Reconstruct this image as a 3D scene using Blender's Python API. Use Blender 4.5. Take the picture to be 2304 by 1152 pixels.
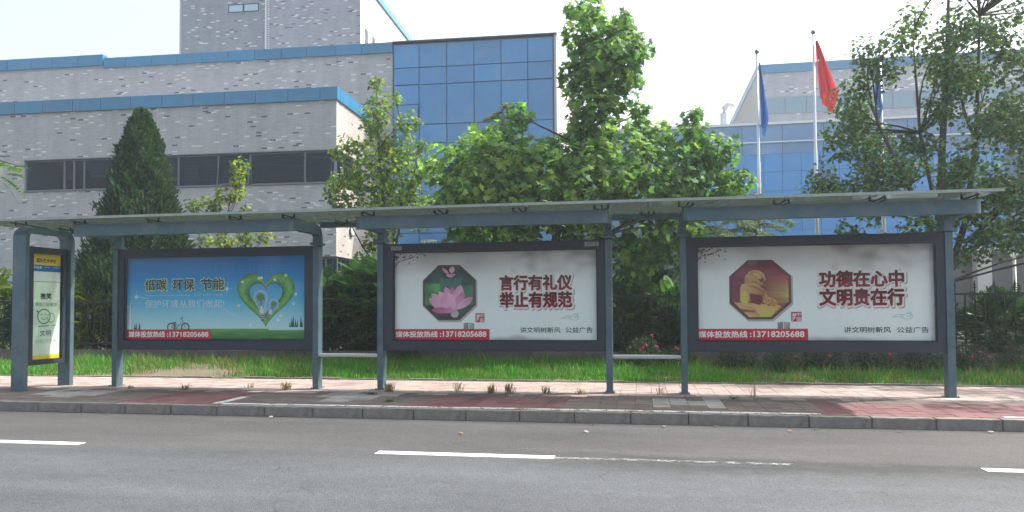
import bpy, bmesh, math, random
import numpy as np
from mathutils import Vector, Matrix, Euler, Quaternion
R = math.radians
rnd = random.Random(7)
NP = np.random.default_rng(7)
scene = bpy.context.scene
for o in list(bpy.data.objects):
    bpy.data.objects.remove(o)
COL = scene.collection

# ------------------------------------------------------------------ camera
yaw, pit, rol, fpx = 0.1734, 0.0331, 0.0062, 1675.3
F = Vector((-math.sin(yaw)*math.cos(pit), math.cos(yaw)*math.cos(pit), math.sin(pit)))
R0 = Vector((math.cos(yaw), math.sin(yaw), 0)); U0 = R0.cross(F)
RX = R0*math.cos(rol) - U0*math.sin(rol); UX = R0*math.sin(rol) + U0*math.cos(rol)
cam_d = bpy.data.cameras.new('camera'); cam = bpy.data.objects.new('camera', cam_d); COL.objects.link(cam)
m = Matrix((RX, UX, -F)).transposed().to_4x4(); m.translation = Vector((0, 0, 1.55))
cam.matrix_world = m
cam_d.sensor_width = 36; cam_d.lens = fpx/2304*36; cam_d.shift_y = 0.02558
cam_d.clip_start = 0.1; cam_d.clip_end = 2000
scene.camera = cam

# ------------------------------------------------------------------ light
SUN_EL, SUN_AZ = 52.0, 24.0            # azimuth from +X towards +Y
world = bpy.data.worlds.new('World'); scene.world = world; world.use_nodes = True
wn = world.node_tree; wn.nodes.clear()
sky = wn.nodes.new('ShaderNodeTexSky'); sky.sky_type = 'NISHITA'; sky.sun_disc = False
sky.sun_elevation = R(SUN_EL); sky.sun_rotation = R(90-SUN_AZ)
sky.air_density = 1.3; sky.dust_density = 6.0; sky.ozone_density = 1.0; sky.altitude = 0
bg = wn.nodes.new('ShaderNodeBackground'); bg.inputs[1].default_value = 0.15
wo = wn.nodes.new('ShaderNodeOutputWorld')
hs = wn.nodes.new('ShaderNodeHueSaturation'); hs.inputs['Saturation'].default_value = .62; hs.inputs['Value'].default_value = 1.0
wn.links.new(sky.outputs[0], hs.inputs['Color']); wn.links.new(hs.outputs[0], bg.inputs[0]); wn.links.new(bg.outputs[0], wo.inputs[0])
sl = bpy.data.lights.new('sun', 'SUN'); sl.energy = 3.2; sl.angle = R(0.8); sl.color = (1, 0.95, 0.87)
sun = bpy.data.objects.new('sun', sl); COL.objects.link(sun)
sd = Vector((math.cos(R(SUN_AZ))*math.cos(R(SUN_EL)), math.sin(R(SUN_AZ))*math.cos(R(SUN_EL)), math.sin(R(SUN_EL))))
sun.rotation_euler = sd.to_track_quat('Z', 'Y').to_euler(); sun.location = (10, 5, 30)
scene.view_settings.view_transform = 'Standard'; scene.view_settings.look = 'None'
scene.view_settings.exposure = 1.3; scene.view_settings.gamma = 1; scene.view_settings.use_curve_mapping = False

# ------------------------------------------------------------------ materials
MATS = {}
def mat(name, col=(.5, .5, .5), rough=.6, metal=0, var=.0, scale=8, bump=0, bscale=None, attr=False, trans=0, spec=.5, coat=0, dirt=None, dscale=1.5, objvar=0, streak=0):
    if name in MATS: return MATS[name]
    mt = bpy.data.materials.new(name); mt.use_nodes = True; nt = mt.node_tree
    p = nt.nodes['Principled BSDF']; L = nt.links.new
    p.inputs['Roughness'].default_value = rough; p.inputs['Metallic'].default_value = metal
    p.inputs['Specular IOR Level'].default_value = spec
    if coat: p.inputs['Coat Weight'].default_value = coat; p.inputs['Coat Roughness'].default_value = .05
    src = None
    if attr:
        a = nt.nodes.new('ShaderNodeAttribute'); a.attribute_name = 'Col'; src = a.outputs['Color']
    else:
        rgb = nt.nodes.new('ShaderNodeRGB'); rgb.outputs[0].default_value = (*col, 1); src = rgb.outputs[0]
    tc = nt.nodes.new('ShaderNodeTexCoord')
    if var:
        n = nt.nodes.new('ShaderNodeTexNoise'); n.inputs['Scale'].default_value = scale; n.inputs['Detail'].default_value = 8
        n.inputs['Roughness'].default_value = .65
        L(tc.outputs['Object'], n.inputs['Vector'])
        mr = nt.nodes.new('ShaderNodeMapRange'); mr.inputs['From Min'].default_value = .25; mr.inputs['From Max'].default_value = .75
        mr.inputs['To Min'].default_value = 1-var; mr.inputs['To Max'].default_value = 1+var
        L(n.outputs[0], mr.inputs[0])
        mx = nt.nodes.new('ShaderNodeVectorMath'); mx.operation = 'SCALE'; L(src, mx.inputs[0]); L(mr.outputs[0], mx.inputs['Scale']); src = mx.outputs[0]
    if dirt:
        n2 = nt.nodes.new('ShaderNodeTexNoise'); n2.inputs['Scale'].default_value = dscale; n2.inputs['Detail'].default_value = 9
        n2.inputs['Roughness'].default_value = .7; L(tc.outputs['Object'], n2.inputs['Vector'])
        cr = nt.nodes.new('ShaderNodeMapRange'); cr.inputs['From Min'].default_value = .48; cr.inputs['From Max'].default_value = .72
        cr.inputs['To Max'].default_value = dirt[3]; L(n2.outputs[0], cr.inputs[0])
        mm = nt.nodes.new('ShaderNodeMix'); mm.data_type = 'RGBA'; L(cr.outputs[0], mm.inputs[0]); L(src, mm.inputs[6]); mm.inputs[7].default_value = (*dirt[:3], 1)
        src = mm.outputs[2]
    if objvar:
        oi = nt.nodes.new('ShaderNodeObjectInfo'); mo = nt.nodes.new('ShaderNodeMapRange'); mo.inputs['To Min'].default_value = 1-objvar; mo.inputs['To Max'].default_value = 1+objvar
        L(oi.outputs['Random'], mo.inputs[0]); ov = nt.nodes.new('ShaderNodeVectorMath'); ov.operation = 'SCALE'; L(src, ov.inputs[0]); L(mo.outputs[0], ov.inputs['Scale']); src = ov.outputs[0]
    if streak:
        mp = nt.nodes.new('ShaderNodeMapping'); mp.inputs['Scale'].default_value = (1.6, 1.6, .16); L(tc.outputs['Object'], mp.inputs[0])
        ns = nt.nodes.new('ShaderNodeTexNoise'); ns.inputs['Scale'].default_value = 1.0; ns.inputs['Detail'].default_value = 7; ns.inputs['Roughness'].default_value = .62; L(mp.outputs[0], ns.inputs[0])
        sr = nt.nodes.new('ShaderNodeMapRange'); sr.inputs['From Min'].default_value = .35; sr.inputs['From Max'].default_value = .68; sr.inputs['To Min'].default_value = 1+streak*.4; sr.inputs['To Max'].default_value = 1-streak
        L(ns.outputs[0], sr.inputs[0]); sv = nt.nodes.new('ShaderNodeVectorMath'); sv.operation = 'SCALE'; L(src, sv.inputs[0]); L(sr.outputs[0], sv.inputs['Scale']); src = sv.outputs[0]
    L(src, p.inputs['Base Color'])
    if bump:
        nb = nt.nodes.new('ShaderNodeTexNoise'); nb.inputs['Scale'].default_value = bscale or scale*4; nb.inputs['Detail'].default_value = 6
        L(tc.outputs['Object'], nb.inputs['Vector'])
        b = nt.nodes.new('ShaderNodeBump'); b.inputs['Strength'].default_value = bump; b.inputs['Distance'].default_value = .01
        L(nb.outputs[0], b.inputs['Height']); L(b.outputs[0], p.inputs['Normal'])
    if trans:
        t = nt.nodes.new('ShaderNodeBsdfTranslucent'); ms = nt.nodes.new('ShaderNodeMixShader'); ms.inputs[0].default_value = trans
        gm = nt.nodes.new('ShaderNodeVectorMath'); gm.operation = 'MULTIPLY'; gm.inputs[1].default_value = (1.35, 1.45, .7)
        L(src, gm.inputs[0]); L(gm.outputs[0], t.inputs['Color'])
        L(p.outputs[0], ms.inputs[1]); L(t.outputs[0], ms.inputs[2]); L(ms.outputs[0], nt.nodes['Material Output'].inputs[0])
    MATS[name] = mt; return mt

def glass_mat(name, tint=(.8, .85, .9), ior=1.5, rough=.02, dirt=0, dcol=(.3, .32, .25), base=None, bmix=0):
    """thin pane: transparent plus fresnel reflection, with optional grime"""
    mt = bpy.data.materials.new(name); mt.use_nodes = True; nt = mt.node_tree; nt.nodes.clear(); L = nt.links.new
    out = nt.nodes.new('ShaderNodeOutputMaterial')
    tr = nt.nodes.new('ShaderNodeBsdfTransparent'); tr.inputs[0].default_value = (*tint, 1)
    gl = nt.nodes.new('ShaderNodeBsdfGlossy'); gl.inputs['Roughness'].default_value = rough; gl.inputs['Color'].default_value = (.72, .86, 1, 1)
    fr = nt.nodes.new('ShaderNodeFresnel'); fr.inputs[0].default_value = ior
    ge = nt.nodes.new('ShaderNodeNewGeometry'); mi = nt.nodes.new('ShaderNodeMapRange'); mi.inputs['To Min'].default_value = ior; mi.inputs['To Max'].default_value = 1/ior; L(ge.outputs['Backfacing'], mi.inputs[0]); L(mi.outputs[0], fr.inputs[0])
    # facing side independent
    ms = nt.nodes.new('ShaderNodeMixShader'); L(fr.outputs[0], ms.inputs[0]); L(tr.outputs[0], ms.inputs[1]); L(gl.outputs[0], ms.inputs[2])
    res = ms.outputs[0]
    if dirt:
        tc = nt.nodes.new('ShaderNodeTexCoord'); n = nt.nodes.new('ShaderNodeTexNoise'); n.inputs['Scale'].default_value = 2.2; n.inputs['Detail'].default_value = 10
        n.inputs['Roughness'].default_value = .7
        L(tc.outputs['Object'], n.inputs['Vector'])
        mr = nt.nodes.new('ShaderNodeMapRange'); mr.inputs['From Min'].default_value = .3; mr.inputs['From Max'].default_value = .7
        mr.inputs['To Min'].default_value = dirt*.55; mr.inputs['To Max'].default_value = min(1, dirt*1.35); L(n.outputs[0], mr.inputs[0])
        df = nt.nodes.new('ShaderNodeBsdfDiffuse'); df.inputs[0].default_value = (*dcol, 1)
        tl = nt.nodes.new('ShaderNodeBsdfTranslucent'); tl.inputs[0].default_value = (*dcol, 1)
        dm = nt.nodes.new('ShaderNodeMixShader'); dm.inputs[0].default_value = .35; L(df.outputs[0], dm.inputs[1]); L(tl.outputs[0], dm.inputs[2])
        m2 = nt.nodes.new('ShaderNodeMixShader'); L(mr.outputs[0], m2.inputs[0]); L(res, m2.inputs[1]); L(dm.outputs[0], m2.inputs[2]); res = m2.outputs[0]
    L(res, out.inputs[0]); MATS[name] = mt; return mt

def pset(m_, k, v): m_.node_tree.nodes['Principled BSDF'].inputs[k].default_value = v

M = MATS
mat('brick', attr=True, rough=.75, var=.08, scale=1.2, spec=.3, streak=.13)
mat('mortar', (.29, .31, .34), .9)
mat('parapet_blue', (.018, .165, .32), .38, var=.12, scale=2.5, dirt=(.10, .14, .16, .5), dscale=1.1, coat=.2, objvar=.08)
mat('spandrel_blue', (.028, .195, .44), .14, var=.15, scale=.35, coat=.5, dirt=(.14, .25, .34, .5), dscale=.45, objvar=.10)
mat('frame_blue', (.035, .12, .22), .45)
mat('frame_dark', (.05, .055, .065), .4, metal=.2)
mat('window_metal', (.12, .15, .18), .4, metal=.3)
mat('room_dark', (.012, .014, .017), .9)
mat('blind', (.05, .115, .17), .6)
glass_mat('window_glass', (.46, .60, .70), 1.2, .01)
mat('stone_face', (.42, .41, .39), .8, var=.06, scale=2)
mat('far_wall', (.25, .26, .29), .8, var=.08, scale=4)
mat('shelter_steel', (.078, .138, .172), .42, metal=.35, var=.14, scale=5, bump=.08, bscale=60, dirt=(.20, .23, .23, .5), dscale=2.2)
mat('case_frame', (.035, .045, .065), .42, metal=.3, var=.12, scale=6)
mat('case_black', (.01, .01, .012), .5)
mat('seat_metal', (.5, .52, .54), .3, metal=.8)
mat('edge_alu', (.30, .34, .33), .4, metal=.5, var=.2, scale=5)
mat('fitting_black', (.02, .022, .025), .4, metal=.5)
glass_mat('roof_glass', (.62, .68, .62), 1.5, .06, dirt=.46, dcol=(.14, .155, .135))
glass_mat('poster_glass', (.98, .99, .99), 1.33, .01)
mat('print', attr=True, rough=.45, var=.03, scale=9, spec=.3)
mat('plate', (.30, .34, .34), .5)
mat('leaf', attr=True, rough=.55, trans=.5, spec=.22)
mat('leaf_small', attr=True, rough=.55, trans=.38, spec=.22)
mat('grass', attr=True, rough=.55, trans=.35, spec=.3)
mat('dry', attr=True, rough=.8, trans=.2)
mat('bark', (.075, .062, .05), .9, var=.35, scale=9, bump=.5, bscale=30)
mat('bark_pale', (.16, .14, .12), .9, var=.35, scale=7, bump=.4, bscale=30)
mat('petal', attr=True, rough=.55, trans=.2)
mat('iron', (.012, .016, .016), .45, metal=.3)
mat('plinth', (.12, .11, .10), .9, var=.25, scale=5, bump=.4, dirt=(.04, .045, .035, .7), dscale=2)
mat('tile', attr=True, rough=.82, var=.25, scale=6, bump=.35, bscale=90, dirt=(.12, .10, .09, .6), dscale=1.6)
mat('tile_bed', (.12, .10, .092), .95, var=.3, scale=20)
mat('kerb', (.19, .186, .17), .85, var=.30, scale=9, bump=.6, bscale=60, dirt=(.045, .045, .038, .7), dscale=3)
mat('paint_white', (.62, .63, .60), .7, var=.12, scale=18)
mat('soil', (.085, .06, .042), .95, var=.3, scale=10, bump=.6, bscale=40)
mat('flag_red', (.62, .035, .05), .6, trans=.25)
mat('flag_blue', (.03, .17, .52), .6, trans=.25)
mat('flag_star', (.75, .62, .25), .6)
mat('pole_metal', (.50, .53, .55), .3, metal=.7)
mat('pole_dark', (.12, .14, .16), .4, metal=.5)
mat('lamp_white', (.62, .66, .66), .4)
mat('pipe', (.55, .58, .60), .35, metal=.4)
for n_ in ('flag_red', 'flag_blue'):
    for nd in M[n_].node_tree.nodes:
        if nd.type == 'VECT_MATH': nd.inputs[1].default_value = (1, 1, 1)

def road_mat():
    mt = bpy.data.materials.new('asphalt'); mt.use_nodes = True; nt = mt.node_tree; L = nt.links.new; p = nt.nodes['Principled BSDF']
    tc = nt.nodes.new('ShaderNodeTexCoord')
    def noise(s, d, r=.6, sc=(1, 1, 1)):
        mp = nt.nodes.new('ShaderNodeMapping'); mp.inputs['Scale'].default_value = sc; L(tc.outputs['Object'], mp.inputs[0])
        n = nt.nodes.new('ShaderNodeTexNoise'); n.inputs['Scale'].default_value = s; n.inputs['Detail'].default_value = d; n.inputs['Roughness'].default_value = r
        L(mp.outputs[0], n.inputs[0]); return n.outputs[0]
    def rng(x, a, b, c, d):
        mr = nt.nodes.new('ShaderNodeMapRange'); L(x, mr.inputs[0])
        for i, v in zip(('From Min', 'From Max', 'To Min', 'To Max'), (a, b, c, d)): mr.inputs[i].default_value = v
        return mr.outputs[0]
    def mul(a, b):
        mm = nt.nodes.new('ShaderNodeMath'); mm.operation = 'MULTIPLY'; L(a, mm.inputs[0]); L(b, mm.inputs[1]); return mm.outputs[0]
    big = rng(noise(.7, 5, .6, (.45, 1.4, 1)), .3, .7, .78, 1.16)
    band = rng(noise(1.6, 4, .5, (.05, 1.0, 1)), .3, .7, .9, 1.1)
    mid = rng(noise(5, 8, .7), .25, .75, .88, 1.12)
    v = nt.nodes.new('ShaderNodeTexVoronoi'); v.inputs['Scale'].default_value = 95; L(tc.outputs['Object'], v.inputs[0])
    grit = rng(v.outputs['Color'], 0, 1, .62, 1.42)
    fine = rng(noise(55, 3, .8), .3, .7, .86, 1.16)
    k = mul(mul(mul(big, band), mid), mul(grit, fine))
    # tar-dark worn strip along the lane line
    sep = nt.nodes.new('ShaderNodeSeparateXYZ'); L(tc.outputs['Object'], sep.inputs[0])
    wob = nt.nodes.new('ShaderNodeMath'); wob.operation = 'ADD'; L(sep.outputs[1], wob.inputs[0]); L(rng(noise(1.1, 4, .6, (.5, 1, 1)), 0, 1, -.35, .35), wob.inputs[1])
    up = nt.nodes.new('ShaderNodeMapRange'); up.interpolation_type = 'SMOOTHSTEP'; L(wob.outputs[0], up.inputs[0]); up.inputs['From Min'].default_value = 7.05; up.inputs['From Max'].default_value = 7.5
    dn = nt.nodes.new('ShaderNodeMapRange'); dn.interpolation_type = 'SMOOTHSTEP'; L(wob.outputs[0], dn.inputs[0]); dn.inputs['From Min'].default_value = 7.75; dn.inputs['From Max'].default_value = 8.0
    dn.inputs['To Min'].default_value = 1; dn.inputs['To Max'].default_value = 0
    xm = rng(sep.outputs[0], -1.6, -.2, 0, 1)
    st = mul(mul(up.outputs[0], dn.outputs[0]), mul(xm, rng(noise(2.2, 6, .7, (.6, 1.4, 1)), .30, .5, 0, .9)))
    inv = nt.nodes.new('ShaderNodeMath'); inv.operation = 'MULTIPLY_ADD'; L(st, inv.inputs[0]); inv.inputs[1].default_value = -.5; inv.inputs[2].default_value = 1
    # darker, browner lane by the kerb
    kerb_lane = nt.nodes.new('ShaderNodeMapRange'); kerb_lane.interpolation_type = 'SMOOTHSTEP'; L(sep.outputs[1], kerb_lane.inputs[0]); kerb_lane.inputs['From Min'].default_value = 6.9; kerb_lane.inputs['From Max'].default_value = 8.1
    mixc = nt.nodes.new('ShaderNodeMix'); mixc.data_type = 'RGBA'; L(kerb_lane.outputs[0], mixc.inputs[0])
    mixc.inputs[6].default_value = (.066, .073, .079, 1); mixc.inputs[7].default_value = (.059, .059, .060, 1)
    k = mul(k, inv.outputs[0])
    vc = nt.nodes.new('ShaderNodeTexVoronoi'); vc.feature = 'DISTANCE_TO_EDGE'; vc.inputs['Scale'].default_value = .33
    wv = nt.nodes.new('ShaderNodeVectorMath'); wv.operation = 'ADD'; L(tc.outputs['Object'], wv.inputs[0])
    nw = nt.nodes.new('ShaderNodeTexNoise'); nw.inputs['Scale'].default_value = 2.2; nw.inputs['Detail'].default_value = 6; L(tc.outputs['Object'], nw.inputs[0]); L(nw.outputs['Color'], wv.inputs[1]); L(wv.outputs[0], vc.inputs[0])
    crk = rng(vc.outputs['Distance'], .0, .0045, .62, 1.0); cm = rng(noise(.5, 2), .50, .56, 0, 1)
    cx2 = nt.nodes.new('ShaderNodeMix'); L(cm, cx2.inputs[0]); cx2.inputs[2].default_value = 1; L(crk, cx2.inputs[3]); k = mul(k, cx2.outputs[0])
    gut = nt.nodes.new('ShaderNodeMath'); gut.operation = 'ADD'; L(sep.outputs[1], gut.inputs[0]); L(rng(noise(2.5, 6, .7), 0, 1, -.25, .25), gut.inputs[1])
    k = mul(k, rng(gut.outputs[0], 9.72, 9.95, 1, .62))
    vm = nt.nodes.new('ShaderNodeVectorMath'); vm.operation = 'SCALE'; L(mixc.outputs[2], vm.inputs[0]); L(k, vm.inputs['Scale']); L(vm.outputs[0], p.inputs['Base Color'])
    p.inputs['Roughness'].default_value = .78; p.inputs['Specular IOR Level'].default_value = .35
    b = nt.nodes.new('ShaderNodeBump'); b.inputs['Strength'].default_value = .55; b.inputs['Distance'].default_value = .006; L(v.outputs['Distance'], b.inputs['Height']); L(b.outputs[0], p.inputs['Normal'])
    MATS['asphalt'] = mt
road_mat()
def worn_paint():
    mt = mat('paint_worn', (.5, .51, .49), .75)
    nt = mt.node_tree; L = nt.links.new
    tc = nt.nodes.new('ShaderNodeTexCoord'); n = nt.nodes.new('ShaderNodeTexNoise'); n.inputs['Scale'].default_value = 9; n.inputs['Detail'].default_value = 9; n.inputs['Roughness'].default_value = .8
    L(tc.outputs['Object'], n.inputs[0]); r = nt.nodes.new('ShaderNodeMapRange'); r.inputs['From Min'].default_value = .44; r.inputs['From Max'].default_value = .66; r.inputs['To Max'].default_value = .7
    L(n.outputs[0], r.inputs[0]); tr = nt.nodes.new('ShaderNodeBsdfTransparent'); ms = nt.nodes.new('ShaderNodeMixShader')
    L(r.outputs[0], ms.inputs[0]); L(tr.outputs[0], ms.inputs[1]); L(nt.nodes['Principled BSDF'].outputs[0], ms.inputs[2]); L(ms.outputs[0], nt.nodes['Material Output'].inputs[0])
worn_paint()

# ------------------------------------------------------------------ builders
def tag(o, label=None, cat=None, group=None, kind=None):
    if label: o['label'] = label
    if cat: o['category'] = cat
    if group: o['group'] = group
    if kind: o['kind'] = kind
    return o
def empty(name, loc=(0, 0, 0), rz=0, parent=None):
    o = bpy.data.objects.new(name, None); COL.objects.link(o); o.location = loc; o.rotation_euler = (0, 0, rz); o.empty_display_size = .2
    if parent: o.parent = parent
    return o
def link(name, me, parent=None, loc=(0, 0, 0)):
    o = bpy.data.objects.new(name, me); COL.objects.link(o); o.location = loc
    if parent: o.parent = parent
    return o
def npmesh(name, V, Fc, k, mats, cols=None, smooth=False, midx=None):
    me = bpy.data.meshes.new(name); V = np.asarray(V, dtype=np.float32); Fc = np.asarray(Fc, dtype=np.int32)
    nf = len(Fc); me.vertices.add(len(V)); me.vertices.foreach_set('co', V.ravel())
    me.loops.add(nf*k); me.loops.foreach_set('vertex_index', Fc.ravel())
    me.polygons.add(nf); me.polygons.foreach_set('loop_start', np.arange(0, nf*k, k, dtype=np.int32))
    me.polygons.foreach_set('use_smooth', np.full(nf, bool(smooth), dtype=bool))
    for mm in mats: me.materials.append(mm)
    if midx is not None: me.polygons.foreach_set('material_index', np.asarray(midx, dtype=np.int32))
    me.update(calc_edges=True)
    if cols is not None:
        a = me.color_attributes.new('Col', 'FLOAT_COLOR', 'POINT'); c = np.ones((len(V), 4), dtype=np.float32); c[:, :3] = cols; a.data.foreach_set('color', c.ravel())
    return me
class MB:
    def __init__(s): s.v = []; s.f = []; s.c = []
    def box(s, x0, x1, y0, y1, z0, z1, c=None):
        b = len(s.v); s.v += [(x, y, z) for z in (z0, z1) for y in (y0, y1) for x in (x0, x1)]
        s.f += [tuple(b+i for i in q) for q in ((0, 2, 3, 1), (4, 5, 7, 6), (0, 1, 5, 4), (2, 6, 7, 3), (0, 4, 6, 2), (1, 3, 7, 5))]
        if c: s.c += [c]*8
        return s
    def poly(s, pts, c=None):
        b = len(s.v); s.v += [tuple(p) for p in pts]; s.f.append(tuple(range(b, b+len(pts))))
        if c: s.c += [c]*len(pts)
    def tube(s, pts, rad, n=8, cap=True, c=None):
        pts = [Vector(p) for p in pts]; b0 = len(s.v)
        if not hasattr(rad, '__len__'): rad = [rad]*len(pts)
        up = Vector((0, 0, 1))
        for i, p in enumerate(pts):
            d = (pts[min(i+1, len(pts)-1)] - pts[max(i-1, 0)]).normalized()
            a = d.cross(up if abs(d.z) < .95 else Vector((1, 0, 0))).normalized(); e = d.cross(a)
            for j in range(n):
                t = 2*math.pi*j/n; s.v.append(tuple(p + (a*math.cos(t)+e*math.sin(t))*rad[i]))
        for i in range(len(pts)-1):
            for j in range(n):
                q = b0+i*n; s.f.append((q+j, q+(j+1) % n, q+n+(j+1) % n, q+n+j))
        if cap: s.f.append(tuple(b0+j for j in range(n))[::-1]); s.f.append(tuple(b0+(len(pts)-1)*n+j for j in range(n)))
        if c: s.c += [c]*(n*len(pts))
        return s
    def sweep(s, path, hw, ht, axis='X', c0=0):
        """flat bar of half-width hw along X swept along a YZ path, thickness 2*ht"""
        n = len(path); b = len(s.v)
        for i, (y, z) in enumerate(path):
            y0, z0 = path[max(i-1, 0)]; y1, z1 = path[min(i+1, n-1)]
            l = math.hypot(y1-y0, z1-z0) or 1; ny, nz = -(z1-z0)/l, (y1-y0)/l
            for sx, st in ((-1, -1), (1, -1), (1, 1), (-1, 1)):
                s.v.append((c0+sx*hw, y+ny*ht*st, z+nz*ht*st))
        for i in range(n-1):
            for j in range(4):
                q = b+i*4; s.f.append((q+j, q+(j+1) % 4, q+4+(j+1) % 4, q+4+j))
        s.f.append((b+3, b+2, b+1, b)); e = b+(n-1)*4; s.f.append((e, e+1, e+2, e+3))
        return s
    def build(s, name, mt, parent=None, bevel=0, smooth=False, loc=(0, 0, 0)):
        me = bpy.data.meshes.new(name); me.from_pydata(s.v, [], s.f); me.polygons.foreach_set('use_smooth', [False]*len(s.f))
        me.materials.append(mt if not isinstance(mt, str) else M[mt])
        if s.c and len(s.c) == len(s.v):
            a = me.color_attributes.new('Col', 'FLOAT_COLOR', 'POINT')
            a.data.foreach_set('color', [x for c in s.c for x in (*c[:3], 1)])
        bm = bmesh.new(); bm.from_mesh(me); bmesh.ops.recalc_face_normals(bm, faces=bm.faces)
        if bevel: bmesh.ops.bevel(bm, geom=bm.edges[:], offset=bevel, segments=2, affect='EDGES', profile=.6)
        if smooth:
            for f in bm.faces: f.smooth = True
        bm.to_mesh(me); bm.free()
        return link(name, me, parent, loc)

# ------------------------------------------------------------------ ground, road, kerb
def sheet(name, x0, x1, y0, y1, z, mt, parent=None, kind='structure', nx=1, ny=1):
    xs = np.linspace(x0, x1, nx+1); ys = np.linspace(y0, y1, ny+1); X, Y = np.meshgrid(xs, ys)
    V = np.stack([X.ravel(), Y.ravel(), np.full(X.size, z)], 1)
    Fc = [(j*(nx+1)+i, j*(nx+1)+i+1, (j+1)*(nx+1)+i+1, (j+1)*(nx+1)+i) for j in range(ny) for i in range(nx)]
    o = link(name, npmesh(name, V, Fc, 4, [M[mt]]), parent)
    if kind: o['kind'] = kind
    return o
mat('campus_ground', (.085, .085, .075), .9, var=.3, scale=.8)
sheet('ground', -300, 300, -300, 400, -.03, 'campus_ground')
mat('undergrowth', (.04, .06, .03), .95, var=.4, scale=6, bump=.6, bscale=30)
road = sheet('road', -120, 120, -9, 9.995, 0, 'asphalt')
def dash(x0, x1, m_='paint_white', y0=7.58, y1=7.73):
    mb = MB(); mb.box(x0, x1, y0, y1, -.002, .005); return mb.build('lane_dash', m_, road)
for x0, x1 in ((-13.5, -11.0), (-9.0, -6.4), (-2.82, -.91), (3.12, 5.4), (9.2, 11.4)): dash(x0, x1)
o = dash(-.90, 1.42, 'paint_worn', 7.60, 7.68); o['label'] = 'worn away dotted end of the white lane dash'
# pavement bed + tiles
KY, PZ = 10.0, .14
bed = sheet('pavement', -60, 60, KY+.13, 13.9, PZ-.008, 'tile_bed')
def tile_mesh(cx, cols, T=.25):
    h = T/2-.0018; t = .006; V = [(-h, -h, -t), (h, -h, -t), (h, h, -t), (-h, h, -t), (-h+.002, -h+.002, 0), (h-.002, -h+.002, 0), (h-.002, h-.002, 0), (-h+.002, h-.002, 0)]
    return npmesh('paving_tile', V, [(4, 5, 6, 7), (0, 1, 5, 4), (1, 2, 6, 5), (2, 3, 7, 6), (3, 0, 4, 7)], 4, [M['tile']], np.tile(cols, (8, 1)))
def tile_col(x, y):
    red = (-7.9 < x < -6.3 and y < 11.5) or (-3.3 < x < -1.1 and y < 11.5) or (2.3 < x < 5.6 and y < 11.35)
    pale = any(a < x < b and 10.75 < y < 11.55 for a, b in ((-10.1, -8.9), (-5.1, -4.0), (.1, 1.2)))
    if pale: return 'pale'
    if red: return 'red'
    return 'rose' if y > 11.75 else 'brown'  # front colour darkened for the canopy's shade, rear given its sunlit tone
TC = {'pale': (.27, .26, .245), 'red': (.155, .064, .066), 'rose': (.30, .235, .21), 'brown': (.125, .094, .088)}
TM = {k: [tile_mesh(0, np.array(c)*f*np.array([1, g, g])) for f, g in ((.88, .98), (.94, 1.02), (1.0, .99), (1.05, 1.02), (1.13, 1))] for k, c in TC.items()}
tiles = []
T = .25
for j in range(15):
    for i in range(-72, 52):
        x = i*T + (0); y = KY+.13+T/2+j*T
        tiles.append((x, y, tile_col(x+rnd.uniform(-.12, .12), y+rnd.uniform(-.1, .1)), PZ+rnd.uniform(-.002, .003), rnd.randrange(5)))
tiles.sort(key=lambda t: math.hypot(t[0]*.9+1.0, t[1]))
for nd in M['tile'].node_tree.nodes:
    if nd.type == 'TEX_COORD': tcn = nd
ge_ = M['tile'].node_tree.nodes.new('ShaderNodeNewGeometry')
for lk in list(M['tile'].node_tree.links):
    if lk.from_node == tcn: M['tile'].node_tree.links.new(ge_.outputs['Position'], lk.to_socket)
for x, y, k, z, q in tiles[:300]:
    o = link('paving_tile', TM[k][q], bed, (x, y, z)); o.rotation_euler = (rnd.gauss(0, .004), rnd.gauss(0, .004), rnd.choice((0, 1, 2, 3))*math.pi/2)
Vt, Ft, Ct = [], [], []
bv = np.array([v.co[:] for v in TM['red'][0].vertices]); bf = np.array([(4, 5, 6, 7), (0, 1, 5, 4), (1, 2, 6, 5), (2, 3, 7, 6), (3, 0, 4, 7)])
for n, (x, y, k, z, q) in enumerate(tiles[300:]):
    Vt.append(bv+np.array([x, y, z])); Ft.append(bf+8*n); Ct.append(np.tile(np.array(TC[k])*(.88, .94, 1, 1.05, 1.13)[q], (8, 1)))
o = link('paving_tiles', npmesh('paving_tiles', np.concatenate(Vt), np.concatenate(Ft), 4, [M['tile']], np.concatenate(Ct)), bed); o['kind'] = 'stuff'
# painted border of the boarding area
def strip(x0, x1, y0, y1, name='painted_line'):
    mb = MB(); mb.box(x0, x1, y0, y1, PZ-.001, PZ+.006); return mb.build(name, 'paint_worn2', bed)
mat('paint_worn2', (.55, .55, .52), .75, var=.2, scale=12)
wp = MATS['paint_worn2']; nt = wp.node_tree
tc_ = nt.nodes.new('ShaderNodeTexCoord'); n_ = nt.nodes.new('ShaderNodeTexNoise'); n_.inputs['Scale'].default_value = 5; n_.inputs['Detail'].default_value = 9; n_.inputs['Roughness'].default_value = .75
nt.links.new(tc_.outputs['Object'], n_.inputs[0]); r_ = nt.nodes.new('ShaderNodeMapRange'); r_.inputs['From Min'].default_value = .38; r_.inputs['From Max'].default_value = .48
nt.links.new(n_.outputs[0], r_.inputs[0]); t_ = nt.nodes.new('ShaderNodeBsdfTransparent'); s_ = nt.nodes.new('ShaderNodeMixShader')
nt.links.new(r_.outputs[0], s_.inputs[0]); nt.links.new(t_.outputs[0], s_.inputs[1]); nt.links.new(nt.nodes['Principled BSDF'].outputs[0], s_.inputs[2]); nt.links.new(s_.outputs[0], nt.nodes['Material Output'].inputs[0])
for i in range(34):
    x = -6.25+i*.25
    strip(x+.006, x+.244, 10.15, 10.25)
strip(4.4, 7, 10.15, 10.24)
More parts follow.
